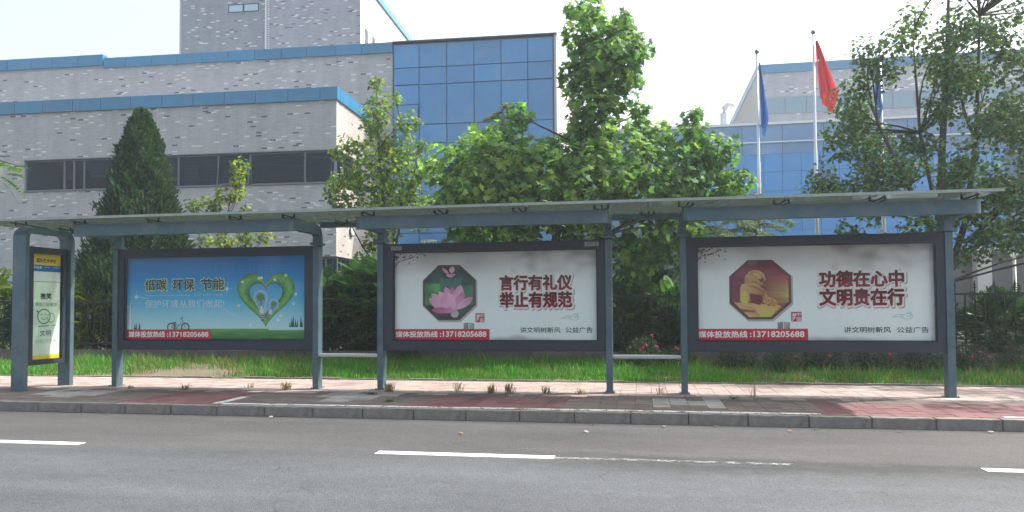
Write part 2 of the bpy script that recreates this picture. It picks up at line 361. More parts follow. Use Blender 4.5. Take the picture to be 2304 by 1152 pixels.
mb = MB(); mb.poly([(-6.32, 10.16, PZ+.006), (-6.18, 10.16, PZ+.006), (-6.18, 11.0, PZ+.006), (-6.32, 11.0, PZ+.006)]); mb.build('painted_line', 'paint_worn2', bed)
for x0, x1 in ((-6.9, -6.0), (-5.6, -4.6), (-3.6, -1.6), (-.3, .3), (.8, 1.6), (1.75, 3.4), (3.45, 7.5)): strip(x0, x1, 12.0, 12.08)
# kerb stones
kerb = sheet('kerb', -60, 60, KY+.01, KY+.128, PZ-.02, 'tile_bed')
def kerbstone(seed):
    r2 = random.Random(seed); mb = MB(); mb.box(-.369, .369, 0, .125, -.06, PZ)
    o = mb.build('kerb_stone', 'kerb', None); me = o.data; bpy.data.objects.remove(o)
    bm = bmesh.new(); bm.from_mesh(me); bmesh.ops.bevel(bm, geom=bm.edges[:], offset=.008, segments=2, affect='EDGES')
    bmesh.ops.subdivide_edges(bm, edges=[e for e in bm.edges if e.calc_length() > .3], cuts=5)
    for v in bm.verts: v.co += Vector((0, r2.uniform(-.002, .002), r2.uniform(-.003, .003)))
    bm.to_mesh(me); bm.free(); return me
KS = [kerbstone(i) for i in range(5)]
for i in range(-22, 20):
    o = link('kerb_stone', KS[rnd.randrange(5)], kerb, (i*.745+.2, KY+rnd.uniform(-.004, .004), rnd.uniform(-.004, .003)))
    o.rotation_euler = (0, 0, rnd.uniform(-.003, .003))
# lawn
def lawn_h(x, y):
    t = min(max((y-13.98)/2.9, 0), 1)
    return .13+.12*t+.02*math.sin(x*1.3+y)*t
xs = np.linspace(-40, 40, 161); ys = np.linspace(13.96, 30, 33)
V = [(x, y, lawn_h(x, y)) for y in ys for x in xs]; Fc = [(j*161+i, j*161+i+1, (j+1)*161+i+1, (j+1)*161+i) for j in range(32) for i in range(160)]
lw = link('lawn', npmesh('lawn', V, Fc, 4, [mat('verge_soil', (.13, .10, .07), .95, var=.35, scale=7, bump=.6, bscale=40, dirt=(.05, .09, .03, .6), dscale=3), M['undergrowth']], smooth=True, midx=[1 if j*16.04/32+13.96 > 17.0 else 0 for j in range(32) for i in range(160)])); lw['kind'] = 'structure'
edging = sheet('lawn_edging', -60, 60, 13.9, 13.96, PZ-.02, 'tile_bed')
mbk = MB(); mbk.box(-.34, .34, 0, .055, -.05, .025); ko = mbk.build('edging_stone', 'kerb', None, bevel=.006); kme = ko.data; bpy.data.objects.remove(ko)
for i in range(-26, 24):
    o = link('edging_stone', kme, edging, (i*.69, 13.902+rnd.uniform(-.006, .006), PZ+rnd.uniform(-.012, .012))); o.rotation_euler = (rnd.gauss(0, .03), rnd.gauss(0, .01), rnd.gauss(0, .006))

# ------------------------------------------------------------------ foliage helpers
def unit(n):
    d = NP.normal(size=(n, 3)); return d/np.linalg.norm(d, axis=1)[:, None]
def frames(nrm, tw):
    """rows: local x, y, z axes for each normal"""
    nrm = nrm/np.linalg.norm(nrm, axis=1)[:, None]
    ref = np.where(np.abs(nrm[:, 2:3]) < .9, np.array([[0, 0, 1.]]), np.array([[1., 0, 0]]))
    a = np.cross(ref, nrm); a /= np.linalg.norm(a, axis=1)[:, None]; b = np.cross(nrm, a)
    c, s = np.cos(tw)[:, None], np.sin(tw)[:, None]
    return a*c+b*s, -a*s+b*c, nrm
def plane_leaf():
    out = [(0, -.1), (.16, -.22), (.22, -.10), (.46, -.10), (.34, .08), (.50, .30), (.24, .26), (.12, .36), (0, .62), (-.12, .36), (-.24, .26), (-.50, .30), (-.34, .08), (-.46, -.10), (-.22, -.10), (-.16, -.22)]
    V = [(0, .08, .05)]+[(x, y, -.10*abs(x)+.02*math.sin(9*x)) for x, y in out]
    n = len(out); return np.array(V), np.array([(0, 1+i, 1+(i+1) % n) for i in range(n)])
def small_leaf():
    V = [(0, -.4, 0), (.26, -.12, .04), (.34, .2, 0), (.1, .22, .02), (0, .55, 0), (-.1, .22, .02), (-.34, .2, 0), (-.26, -.12, .04)]
    return np.array(V), np.array([(0, 1, 7), (1, 2, 3), (1, 3, 7), (3, 5, 7), (3, 4, 5), (5, 6, 7)])
def oval_leaf():
    V = [(0, -.5, 0), (.2, -.1, .05), (.13, .3, .02), (0, .55, 0), (-.13, .3, .02), (-.2, -.1, .05)]
    return np.array(V), np.array([(0, 1, 5), (1, 2, 5), (2, 4, 5), (2, 3, 4)])
PLANE, SMALL, OVAL = plane_leaf(), small_leaf(), oval_leaf()
def stamp(shape, P, A, B, C, S, cols, mats, name):
    V0, F0 = shape; n = len(P); nv = len(V0)
    V = P[:, None, :] + S[:, None, None]*(V0[None, :, 0:1]*A[:, None, :]+V0[None, :, 1:2]*B[:, None, :]+V0[None, :, 2:3]*C[:, None, :])
    Fc = F0[None]+(np.arange(n)*nv)[:, None, None]
    return npmesh(name, V.reshape(-1, 3), Fc.reshape(-1, 3), 3, mats, np.repeat(cols, nv, axis=0))
def palette(n, base, var=.25, hi=None, hip=.15, patch=None):
    c = np.tile(np.array(base, dtype=float), (n, 1))
    if hi is not None:
        k = NP.random(n) < hip; c[k] = np.array(hi)
    c *= (1+var*NP.normal(size=(n, 1))*.6).clip(.4, 1.8); c *= 1+.08*NP.normal(size=(n, 3))
    return c.clip(.005, .8)
def crown_points(clumps, n, ysc=1.0, shell=.45):
    C = np.array([(c[0], c[1], c[2], c[3]) for c in clumps], dtype=float); w = C[:, 3]**2.2; w /= w.sum()
    k = NP.choice(len(C), n, p=w); d = unit(n); rr = C[k, 3]*(shell+(1.12-shell)*NP.random(n)**.6)
    # lumpy clump surface
    lump = 1+.18*np.sin(d[:, 0]*5+k)+.15*np.sin(d[:, 2]*6+2*k)
    P = C[k, :3]+d*rr[:, None]*lump[:, None]*np.array([1, ysc, .95]); return P, d, k
def limb(mb, a, b, r0, r1, bend=.15, n=5, seed=0):
    a, b = Vector(a), Vector(b); r2 = random.Random(seed); L = (b-a).length; off = Vector((r2.uniform(-1, 1), r2.uniform(-1, 1), r2.uniform(-.2, .6)))*bend*L
    pts = [a.lerp(b, t/n)+off*math.sin(math.pi*t/n)*.5 for t in range(n+1)]
    mb.tube(pts, [r0+(r1-r0)*t/n for t in range(n+1)], 6, cap=False); return pts
def leafy_tree(name, label, cat, base, clumps, nleaf, size, colors, trunk_pts, trunk_r, shape, parts=300, group=None, bark='bark', lmat='leaf', ysc=1., limb_r=.035, stems=None, shell=.45, twigs=3, partname='leaf'):
    root = empty(name, base); tag(root, label, cat, group); bx = np.array(base)
    mb = MB(); mb.tube([Vector(p)-Vector(base) for p in trunk_pts], trunk_r, 9, cap=True); mb.build('trunk', bark, root, smooth=True)
    mb = MB(); tp = [Vector(p)-Vector(base) for p in trunk_pts]
    for st in (stems or []):
        mb.tube([Vector(p)-Vector(base) for p in st[0]], st[1], 7, cap=True)
    src = list(tp)
    for st in (stems or []): src += [Vector(p)-Vector(base) for p in st[0]]
    for i, c in enumerate(clumps):
        cc = Vector(c[:3])-Vector(base)
        # attach to the source point nearest among those lower than the clump
        low = [p for p in src if p.z < cc.z-.15] or [src[0]]
        s = min(low, key=lambda p: (p-cc).length+.25*abs(p.z-cc.z+.8))
        d = (cc-s).length; pts = limb(mb, s, cc, min(limb_r, limb_r*(.35+d*.35)), .008, .22, 5, i)
        for q in range(twigs):
            e = cc+Vector(unit(1)[0])*c[3]*.85; limb(mb, pts[3] if q % 2 else cc, e, .009, .003, .2, 3, i*7+q)
    mb.build('branches', bark, root)
    P, d, k = crown_points(clumps, nleaf, ysc, shell); n = nleaf
    nrm = d*.6+np.array([0, -.25, .55])+NP.normal(size=(n, 3))*.55
    A, B, C = frames(nrm, NP.random(n)*6.28); S = size*(.7+.55*NP.random(n))
    cl = np.zeros((n, 3)); hue = NP.random(len(clumps))
    for i in range(n): pass
    base_c, hi_c, hip = colors[:3]
    cols = palette(n, base_c, .3, hi_c, hip)
    # young bright leaves gather in some of the clumps
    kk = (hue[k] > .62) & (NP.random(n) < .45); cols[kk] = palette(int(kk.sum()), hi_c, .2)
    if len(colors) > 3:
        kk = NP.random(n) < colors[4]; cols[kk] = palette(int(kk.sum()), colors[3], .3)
    P = P-bx
    camp = np.array([0, 0, 1.55])-bx; dist = np.linalg.norm(P-camp, axis=1)-S*6
    order = np.argsort(dist)
    if parts:
        ids = order[:parts]; rest = order[parts:]
        var = 6; cs = [np.median(cols, axis=0)]*0
        mesh_v = []
        for q in range(var):
            cc = cols[ids[int(q*len(ids)/var)]]; mesh_v.append(npmesh(partname, shape[0], shape[1], 3, [M[lmat]], np.tile(cc, (len(shape[0]), 1))))
        for q, i in enumerate(ids):
            o = bpy.data.objects.new(partname, mesh_v[q % var]); COL.objects.link(o); o.parent = root
            mm = Matrix((A[i]*S[i], B[i]*S[i], C[i]*S[i])).transposed().to_4x4(); mm.translation = Vector(P[i]); o.matrix_local = mm
    else: rest = order
    fo = link('foliage', stamp(shape, P[rest], A[rest], B[rest], C[rest], S[rest], cols[rest], [M[lmat]], 'foliage'), root); fo['kind'] = 'stuff'
    return root

GREEN = (.045, .105, .028); BRIGHT = (.13, .24, .035); DARK = (.022, .055, .022)
# ------------------------------------------------------------------ brick walls
def bricks(name, parent, O, U, width, z0, z1, holes=(), base=(.405, .415, .43), outward=None, bw=.262, bh=.0695, dark=(.14, .14, .155), light=(.60, .62, .64)):
    """real bricks set proud of a recessed mortar wall; U = run direction, outward = face normal"""
    U = np.array(U, float); N = np.array(outward, float); O = np.array(O, float)
    nr = int(round((z1-z0)/bh)); nc = int(width/bw)+1; P = []; W = []; C = []
    for j in range(nr):
        off = (j % 2)*bw/2; acc = -1
        for i in range(-1, nc+1):
            a = i*bw+off; b = a+bw-.012; a = max(a, 0); b = min(b, width)
            if b-a < .03: continue
            z = z0+j*bh; skip = False
            for (h0, h1, y0, y1) in holes:
                if z+bh > y0+.01 and z < y1-.01:
                    if a < h0 < b: b = h0
                    elif a < h1 < b: a = h1
                    elif a >= h0-.001 and b <= h1+.001: skip = True
            if skip or b-a < .02: continue
            P.append((a, b, z+.004, z+bh-.006)); r = rnd.random()
            if acc == i: C.append(light); continue
            if r < .022: C.append(dark); acc = i+1 if rnd.random() < .6 else -1
            elif r < .055: C.append(light)
            else:
                f = rnd.uniform(.93, 1.06); C.append((base[0]*f*rnd.uniform(.98, 1.03), base[1]*f, base[2]*f))
    P = np.array(P); n = len(P); prd = .012
    V = np.zeros((n, 8, 3)); A, B, Z0, Z1 = P.T
    for q, (u, z, d) in enumerate(((A, Z0, 0), (B, Z0, 0), (B, Z1, 0), (A, Z1, 0), (A, Z0, prd), (B, Z0, prd), (B, Z1, prd), (A, Z1, prd))):
        V[:, q] = O+u[:, None]*U+N*d; V[:, q, 2] = z
    F0 = np.array([(4, 5, 6, 7), (0, 1, 5, 4), (1, 2, 6, 5), (2, 3, 7, 6), (3, 0, 4, 7)])
    Fc = F0[None]+(np.arange(n)*8)[:, None, None]
    o = link(name, npmesh(name, V.reshape(-1, 3), Fc.reshape(-1, 4), 4, [M['brick']], np.repeat(np.array(C), 8, axis=0)), parent); o['kind'] = 'stuff'
    return o

# ------------------------------------------------------------------ school building on the left
BA = R(2.2)
bld = empty('school_building', (-12.88, 30, 0), BA)
tag(bld, 'grey brick school block with blue metal parapets, strip windows and a blue glass wing', 'building')
mb = MB()
# lower wing body with window recess (front at v=0, side at u=0)
mb.box(-30, 0, 0.012, 5.2, 8.34, 10.5); mb.box(-30, -14.84, 0.012, 5.2, 6.93, 8.34); mb.box(-30, 0, 0.012, 5.2, 3.76, 6.93)
mb.box(-30, -12.4, .012, 5.2, 0, 3.76); mb.box(-14.84, 0, 3.2, 5.2, 6.93, 8.34); mb.box(-12.4, 0, 2.2, 5.2, 0, 3.76)
mb.build('wall', 'mortar', bld)
# mirror faces: side wall skin recessed so bricks stand proud
bricks('front_bricks', bld, (-22, .012, 0), (1, 0, 0), 22.0, 3.76, 10.5, holes=((22-14.84, 22.0, 6.93, 8.34),), outward=(0, -1, 0))
bricks('low_front_bricks', bld, (-22, .012, 0), (1, 0, 0), 9.6, .2, 3.76, outward=(0, -1, 0))
bricks('side_bricks', bld, (0, 0, 0), (0, 1, 0), 5.2, 3.76, 10.5, holes=((0, 5.2, 6.93, 8.34),), base=(.42, .385, .36), outward=(1, 0, 0), light=(.56, .54, .5), dark=(.16, .13, .11))
# parapet panels
def parapet(u0, u1, seams, v, z0, z1, d=.10):
    ss = [u0]+[s for s in seams if u0 < s < u1]+[u1]
    for a, b in zip(ss[:-1], ss[1:]):
        mb = MB(); mb.box(a+.012, b-.012, v-d, v+.25, z0, z1+rnd.uniform(-.004, .004)); mb.build('parapet_panel', 'parapet_blue', bld, bevel=.008)
    mb = MB(); mb.box(u0+.02, u1-.02, v-d+.03, v+.2, z0+.02, z1-.03); mb.build('parapet_backing', 'frame_dark', bld)
parapet(-18.2, 0.1, [-16.7, -15.29, -13.88, -12.39, -11.0, -9.55, -8.04, -6.56, -5.09, -3.64, -2.15, -.7], 0, 10.5, 11.06)
for a, b in zip((.2, 1.35, 2.6, 3.85), (1.33, 2.58, 3.83, 5.05)):
    mb = MB(); mb.box(-.2, .1, a+.05, b+.05, 10.5, 11.055); mb.build('parapet_panel', 'parapet_blue', bld, bevel=.008)
# strip window
def window_pane(u0, u1, v, z0, z1, name='window', tilt=None, fm='window_metal', blind=False, bz=None, depth=.06):
    cu = (u0+u1)/2; w = (u1-u0)/2-.008
    mb = MB(); t = .035
    mb.box(-w, -w+t, -.03, .03, z0, z1); mb.box(w-t, w, -.03, .03, z0, z1); mb.box(-w+t, w-t, -.03, .03, z0, z0+t); mb.box(-w+t, w-t, -.03, .03, z1-t, z1)
    fo = mb.build(name, fm, bld, loc=(cu, v, 0))
    mb = MB(); mb.box(-w+t, w-t, -.004, .004, z0+t, z1-t); mb.build('pane', 'window_glass', fo)
    if blind:
        mb = MB(); z = z1-.06
        while z > (bz or z0+.05):
            mb.box(-w+.03, w-.03, .10, .135, z, z+.028); z -= .062
        b = mb.build('blind', 'blind', fo); b['kind'] = 'stuff'
    return fo
edges = [-14.80, -12.88, -12.40, -11.9, -9.6, -7.32, -5.43, -3.94, -1.44, -.04]
bl = [0, 1, 0, 1, 1, 1, 1, 1, 1]; bzs = [None, 7.4, None, 7.6, 7.2, 7.0, 6.95, 6.98, 7.0]
for i, (a, b) in enumerate(zip(edges[:-1], edges[1:])):
    fo = window_pane(a, b, .10, 6.96, 8.31, blind=bool(bl[i]), bz=bzs[i])
    if i == 6: fo.rotation_euler = (R(-7), 0, 0); fo.location.y += 8.31*math.sin(R(-7)); fo.location.z = 8.31*(1-math.cos(R(7))); fo['label'] = 'tilted open window pane of the strip'
for i, (a, b) in enumerate(zip((.05, 1.0, 2.4, 3.8), (.98, 2.38, 3.78, 5.15))):
    # side glazing faces +u
    mb = MB(); t = .035; z0, z1 = 6.96, 8.31
    for q in ((a, a+t, z0, z1), (b-t, b, z0, z1), (a+t, b-t, z0, z0+t), (a+t, b-t, z1-t, z1)): mb.box(-.13, -.07, q[0], q[1], q[2], q[3])
    fo = mb.build('window', 'window_metal', bld); mb = MB(); mb.box(-.104, -.096, a+t, b-t, z0+t, z1-t); mb.build('pane', 'window_glass', fo)
    mb = MB(); z = z1-.06
    while z > 7.0: mb.box(-.26, -.22, a, b, z, z+.028); z -= .062
    bb = mb.build('blind', 'blind', fo); bb['kind'] = 'stuff'
mb = MB(); mb.box(-14.84, -.02, 2.8, 3.19, 6.94, 8.33); mb.build('room_back', 'room_dark', bld)
mb = MB(); mb.box(-14.84, .01, -.05, .02, 8.335, 8.37); mb.box(-14.84, .01, -.06, .03, 6.90, 6.935); mb.box(-.005, .06, -.05, 5.2, 8.335, 8.37); mb.box(-.005, .06, -.05, 5.2, 6.90, 6.935); mb.build('sill', 'window_metal', bld)
for a, b, z0 in ((-11.85, -10.1, 7.55), (-7.25, -6.6, 7.0), (-5.4, -4.9, 7.1)):
    mb = MB(); n = 24
    for i in range(n):
        u0, u1 = a+(b-a)*i/n, a+(b-a)*(i+1)/n; v0, v1 = .42+.03*(i % 2), .42+.03*((i+1) % 2); mb.poly([(u0, v0, z0), (u1, v1, z0), (u1, v1, 8.28), (u0, v0, 8.28)])
    mb.build('curtain', mat('curtain_cloth', (.26, .36, .37), .8), bld)
# ground floor glazing
e0 = [-12.38, -11.0, -9.5, -8.0, -6.5, -5.0, -3.5, -2.0, -.55, -.02]
for a, b in zip(e0[:-1], e0[1:]): window_pane(a, b, .25, .35, 3.72)
mb = MB(); mb.box(-12.4, -.3, 2.0, 2.19, 0, 3.74); mb.build('room_back', 'room_dark', bld)
for a, b in zip((.25, 1.2, 2.4, 3.6, 4.4), (1.18, 2.38, 3.58, 4.38, 5.15)):
    mb = MB(); t = .035; z0, z1 = .35, 3.72
    for q in ((a, a+t, z0, z1), (b-t, b, z0, z1), (a+t, b-t, z0, z0+t), (a+t, b-t, z1-t, z1)): mb.box(-.28, -.22, q[0], q[1], q[2], q[3])
    fo = mb.build('window', 'window_metal', bld); mb = MB(); mb.box(-.254, -.246, a+t, b-t, z0+t, z1-t); mb.build('pane', 'window_glass', fo)
# round bulkhead light on the side wall
mb = MB(); mb.tube([(0.01, 1.75, 4.98), (.10, 1.75, 4.98)], [.24, .24], 18); ro = mb.build('wall_light', 'frame_dark', bld)
mb = MB(); mb.tube([(.10, 1.75, 4.98), (.13, 1.75, 4.98)], [.19, .16], 18); mb.build('lens', 'lamp_white', ro)
# upper wing
mb = MB(); mb.box(-34, .92, 5.232, 20, 0, 14.27); mb.build('upper_wall', 'mortar', bld)
bricks('upper_bricks', bld, (-26, 5.232, 0), (1, 0, 0), 26.9, 10.4, 14.28, outward=(0, -1, 0))
parapet(-25, -14.8, [-23.4, -21.9, -20.4, -19.0, -17.76, -16.28], 5.2, 14.42, 14.99)
parapet(-14.76, .94, [-13.51, -12.04, -10.59, -9.21, -7.78, -6.33, -4.89, -3.53, -2.0, -.65], 5.2, 14.27, 14.79)
mb = MB(); mb.box(-34, -14.8, 5.232, 8, 14.2, 14.42); mb.build('upper_wall', 'mortar', bld)
# tower
mb = MB(); mb.box(-15.4, -3.482, 13.012, 30, 0, 21.72); mb.build('tower_wall', 'mortar', bld)
bricks('tower_bricks', bld, (-15.4, 13.012, 0), (1, 0, 0), 5.75, 15.0, 21.7, holes=((15.4-12.1, 15.4-10.05, 20.14, 20.66),), outward=(0, -1, 0), base=(.26, .29, .33))
bricks('tower_bricks', bld, (-9.50, 13.012, 0), (1, 0, 0), 6.03, 15.0, 21.7, outward=(0, -1, 0), base=(.31, .335, .37))
mb = MB(); mb.box(-3.481, -3.47, 13.0, 30, 0, 21.7); mb.build('tower_side', 'stone_face', bld)
mb = MB(); mb.box(-15.5, -3.36, 12.94, 30.1, 21.72, 22.1); mb.build('tower_parapet', 'parapet_blue', bld)
mb = MB()
for i in range(11): mb.box(-3.42, -3.38, 14+i*1.5, 14.04+i*1.5, 22.1, 22.5)
mb.box(-3.43, -3.37, 13, 30, 22.5, 22.54); mb.build('roof_railing', 'lamp_white', bld)
mb = MB(); mb.tube([(-9.57, 12.93, 14.2), (-9.57, 12.93, 21.6)], .055, 8); mb.build('downpipe', 'pipe', bld)
for a, b in ((-12.08, -11.09), (-11.06, -10.07)):
    mb = MB(); t = .04
    mb.box(a, a+t, 12.96, 13.0, 20.15, 20.65); mb.box(b-t, b, 12.96, 13.0, 20.15, 20.65); mb.box(a+t, b-t, 12.96, 13.0, 20.15, 20.15+t); mb.box(a+t, b-t, 12.96, 13.0, 20.65-t, 20.65)
    fo = mb.build('window', 'frame_dark', bld); mb = MB(); mb.box(a+t, b-t, 12.98, 12.99, 20.19, 20.61); mb.build('pane', 'sky_pane', fo) if False else mb.build('pane', mat('bright_pane', (.30, .45, .55), .1, coat=.5), fo)
for a, z in ((13.9, 18.0), (15.3, 18.0)):
    mb = MB(); mb.box(-3.475, -3.43, a, a+.42, z, z+1.0); mb.build('window', 'frame_dark', bld)
# glass wing (curtain wall) u .94..9.0
us = [.98, 2.28, 3.68, 5.05, 6.4, 7.71, 8.95]; zs = [1.0, 3.4, 5.2, 7.0, 7.9, 8.84, 9.66, 10.6, 12.6, 13.46, 14.66]
mb = MB(); mb.box(.96, 9.0, 5.27, 15, 0, 14.7); mb.build('curtain_wall_backing', 'frame_blue', bld)
mb = MB(); mb.box(9.003, 9.12, 5.14, 19, 0, 14.74); mb.build('end_wall', 'stone_face', bld)
mb = MB(); mb.box(.94, 9.14, 5.06, 19, 14.745, 14.80); mb.build('roof_edge', 'frame_dark', bld)
for i in range(len(us)-1):
    for j in range(len(zs)-1):
        a, b, c, d = us[i]+.022, us[i+1]-.022, zs[j]+.022, zs[j+1]-.022
        if i == 0 and j == 7:
            for c2, d2 in ((10.63, 11.57), (11.63, 12.57)):
                mb = MB(); mb.box(a, b, 5.2-.02, 5.235, c2, d2)
                o = mb.build('glass_panel', 'spandrel_blue', bld, bevel=.006)
                if c2 < 11: o.location = (0, -.10, .0); o['label'] = 'open vent panel standing out of the blue curtain wall'
            continue
        mb = MB(); mb.box(a, b, 5.2, 5.235, c, d); o = mb.build('glass_panel', 'spandrel_blue', bld, bevel=.006)
        o.rotation_euler = (rnd.gauss(0, .0006), 0, 0)

# ------------------------------------------------------------------ far building on the right
fb = empty('office_building', (0, 50, 0)); tag(fb, 'blue glass school hall with grey brick upper block behind the flagpoles', 'building')
mat('far_glass', (.08, .22, .40), .18, var=.12, scale=.3, coat=.4, dirt=(.2, .27, .32, .5), dscale=.3, objvar=.12)
mat('far_glass_low', (.012, .20, .50), .18, var=.12, scale=.3, coat=.3, objvar=.10)
mb = MB(); mb.box(-6, 34, .3, 9, 0, 13.2); mb.build('wall', 'frame_blue', fb)
mb = MB(); mb.box(-6, 34, -.1, 9, 13.22, 13.38); mb.build('roof_edge', 'pipe', fb)
x = -6
while x < 34:
    mb = MB(); mb.box(x+.015, x+2.485, 0, .25, 12.12, 13.2); mb.build('glass_panel', 'far_glass', fb)
    mb = MB(); mb.box(x+.015, x+2.485, 0, .25, 11.1, 12.05); mb.build('glass_panel', 'far_glass', fb)
    x += 2.5
mb = MB(); mb.tube([(-6, -.12, 12.06), (34, -.12, 12.06)], .06, 8); mb.build('rail', 'pipe', fb)
# bowed lower curtain wall
def arc(u): return -.2+1.5*(1-min(1, ((u-12)/9.5)**2))*-1
for q in range(17):
    u0, u1 = 3.2+q*1.1, 3.2+(q+1)*1.1
    for z0, z1 in ((4.95, 6.2), (6.2, 7.45), (7.45, 8.7), (8.7, 9.9), (9.9, 11.02)):
        y0, y1 = arc(u0), arc(u1)
        mb = MB(); b = .014
        mb.v = [(u0+b, y0, z0+b), (u1-b, y1, z0+b), (u1-b, y1, z1-b), (u0+b, y0, z1-b), (u0+b, y0+.1, z0+b), (u1-b, y1+.1, z0+b), (u1-b, y1+.1, z1-b), (u0+b, y0+.1, z1-b)]
        mb.f = [(0, 1, 2, 3), (4, 7, 6, 5), (0, 4, 5, 1), (1, 5, 6, 2), (2, 6, 7, 3), (3, 7, 4, 0)]
        mb.build('glass_panel', 'far_glass_low', fb)
mb = MB()
pts = [(3.2+i*1.1, arc(3.2+i*1.1)+.06) for i in range(18)]
for (a, b), (c, d) in zip(pts[:-1], pts[1:]):
    mb.poly([(a, b, 4.9), (c, d, 4.9), (c, d, 11.06), (a, b, 11.06)])
    mb.poly([(a, b, 11.06), (c, d, 11.06), (c, .3, 11.06), (a, .3, 11.06)])
mb.build('curtain_wall_backing', 'frame_blue', fb)
mb = MB(); mb.box(17, 34, -1.2, .2, 4.75, 5.0); mb.build('entrance_canopy', 'pipe', fb)
for cx_ in (20.3, 24.6, 29):
    mb = MB(); mb.box(cx_-.4, cx_+.4, -1.0, -.3, 0, 4.75); mb.build('column', 'stone_face', fb)
for a in range(3, 34, 2):
    mb = MB(); mb.box(a+.05, a+1.95, .15, .28, .3, 4.6); mb.build('window', 'frame_dark', fb)
# upper block
mb = MB(); mb.box(7.512+1.55, 36, 10, 30, 12, 19.55); mb.build('upper_wall', 'mortar', fb)
bricks('upper_bricks', fb, (9.07, 10, 0), (1, 0, 0), 20, 15.0, 19.6, holes=((.35, 20, 16.35, 17.65),), outward=(0, -1, 0), base=(.33, .35, .39), bh=.085, bw=.33)
mb = MB(); mb.box(9.0, 36, 9.88, 30, 19.6, 20.27); mb.build('parapet', 'parapet_blue', fb)
mb = MB(); mb.box(9.04, 9.062, 9.95, 30, 12, 19.6); mb.build('side_wall', 'stone_face', fb)
xx = 9.5
while xx < 28:
    mb = MB(); mb.box(xx+.03, xx+1.5, 9.93, 9.99, 16.38, 17.62); mb.build('window', mat('far_pane', (.13, .22, .28), .12, coat=.5), fb); xx += 1.55
# gooseneck vent
mb = MB(); mb.tube([(6.0, 6, 12.9), (6.0, 6, 15.6), (6.06, 6, 15.95), (6.3, 6, 16.2), (6.6, 6, 16.2), (6.85, 6, 16.0)], .24, 12)
mb.build('vent_pipe', 'pipe', fb, smooth=True)

# ------------------------------------------------------------------ flagpoles and flags
def flagpole(x, h, label):
    r = empty('flagpole', (x, 31, 0)); tag(r, label, 'flagpole', 'flagpoles in front of the hall')
    mb = MB(); mb.tube([(0, 0, .3), (0, 0, h*.62), (0, 0, h*.63), (0, 0, h)], [.085, .07, .055, .04], 12); mb.build('pole', 'pole_metal', r, smooth=True)
    mb = MB(); mb.tube([(0, 0, h-.02), (0, 0, h+.02), (0, 0, h+.08), (0, 0, h+.14), (0, 0, h+.17)], [.02, .07, .095, .07, .01], 12); mb.build('finial', 'pole_dark', r, smooth=True)
    mb = MB(); mb.box(-.35, .35, -.35, .35, 0, .3); mb.build('base', 'stone_face', r)
    mb = MB(); mb.tube([(0, 0, 6.25), (0, 0, 6.45)], [.085, .085], 12); mb.build('collar', 'pole_metal', r)
    return r
flagpole(4.66, 11.7, 'leftmost silver flagpole with a limp blue flag, shorter than the one beside it')
flagpole(6.83, 12.35, 'tallest silver flagpole, carrying the red flag')
flagpole(9.3, 11.7, 'flagpole half hidden behind the airy tree leaves')
def flag(x, z1, L, w, mt, label, lean, star=False, seed=0):
    """hanging cloth: rows go down, columns run from hoist to gathered fly"""
    nr, ncq = 40, 22; r2 = random.Random(seed); V = []
    for j in range(nr+1):
        t = j/nr; wid = w*(.10+.95*min(1, t*1.25)**.8)*(1-.72*max(0, t-.72)/.28)
        for i in range(ncq+1):
            s = i/ncq
            fx = .07+s*wid+lean*t*(.35+.65*s); fy = .10*math.sin(s*13+t*3+seed)*(.3+t)+.05*math.sin(s*29+seed)
            fz = z1-L*t*(1-.22*(1-s)*(t > .0)*t)-.05*s*math.sin(3*t)
            V.append((fx, fy, fz))
    Fc = [(j*(ncq+1)+i, j*(ncq+1)+i+1, (j+1)*(ncq+1)+i+1, (j+1)*(ncq+1)+i) for j in range(nr) for i in range(ncq)]
    o = link('flag', npmesh('flag', V, Fc, 4, [M[mt]], smooth=True), None, (x, 30.93, 0)); tag(o, label, 'flag', 'flags on the flagpoles')
    if star:
        mb = MB(); pts = [(.12+.07*(1 if k % 2 == 0 else .42)*math.sin(k*math.pi/5), -.16, z1-.85+.07*(1 if k % 2 == 0 else .42)*math.cos(k*math.pi/5)) for k in range(10)]
        mb.poly(pts); mb.build('star', 'flag_star', o)
    return o
flag(6.83, 12.05, 3.0, .55, 'flag_red', 'limp red flag with a small pale star near its hoist', .35, True, 1)
flag(4.66, 11.3, 3.1, .28, 'flag_blue', 'narrow limp blue flag on the leftmost pole', .05, False, 2)
flag(9.0, 11.3, 2.9, .32, 'flag_blue', 'limp blue flag seen through the leaves of the airy tree', -.1, False, 3)

# ------------------------------------------------------------------ fence
fence = empty('iron_fence', (0, 17, 0)); tag(fence, 'black spear-topped iron fence on a low plinth behind the lawn', 'fence')
mb = MB(); mb.box(-26, 16, -.10, .10, .1, .52); mb.build('plinth', 'plinth', fence, bevel=.01)
for z in (1.76, .68):
    mb = MB(); mb.box(-26, 16, -.02, .02, z-.022, z+.022); mb.build('rail', 'iron', fence)
def picket(tall):
    mb = MB(); h = 1.93 if tall else 1.755; mb.box(-.011, .011, -.011, .011, .5, h)
    if tall:
        mb.tube([(0, 0, h-.02), (0, 0, h+.03), (0, 0, h+.13)], [.008, .026, .002], 4); mb.box(-.035, .035, -.006, .006, h-.045, h-.025)
    o = mb.build('picket', 'iron', None); me = o.data; bpy.data.objects.remove(o); return me
pk = [picket(1), picket(0)]
for i in range(-124, 76):
    link('picket', pk[i % 2], fence, (i*.19, 0, 0))

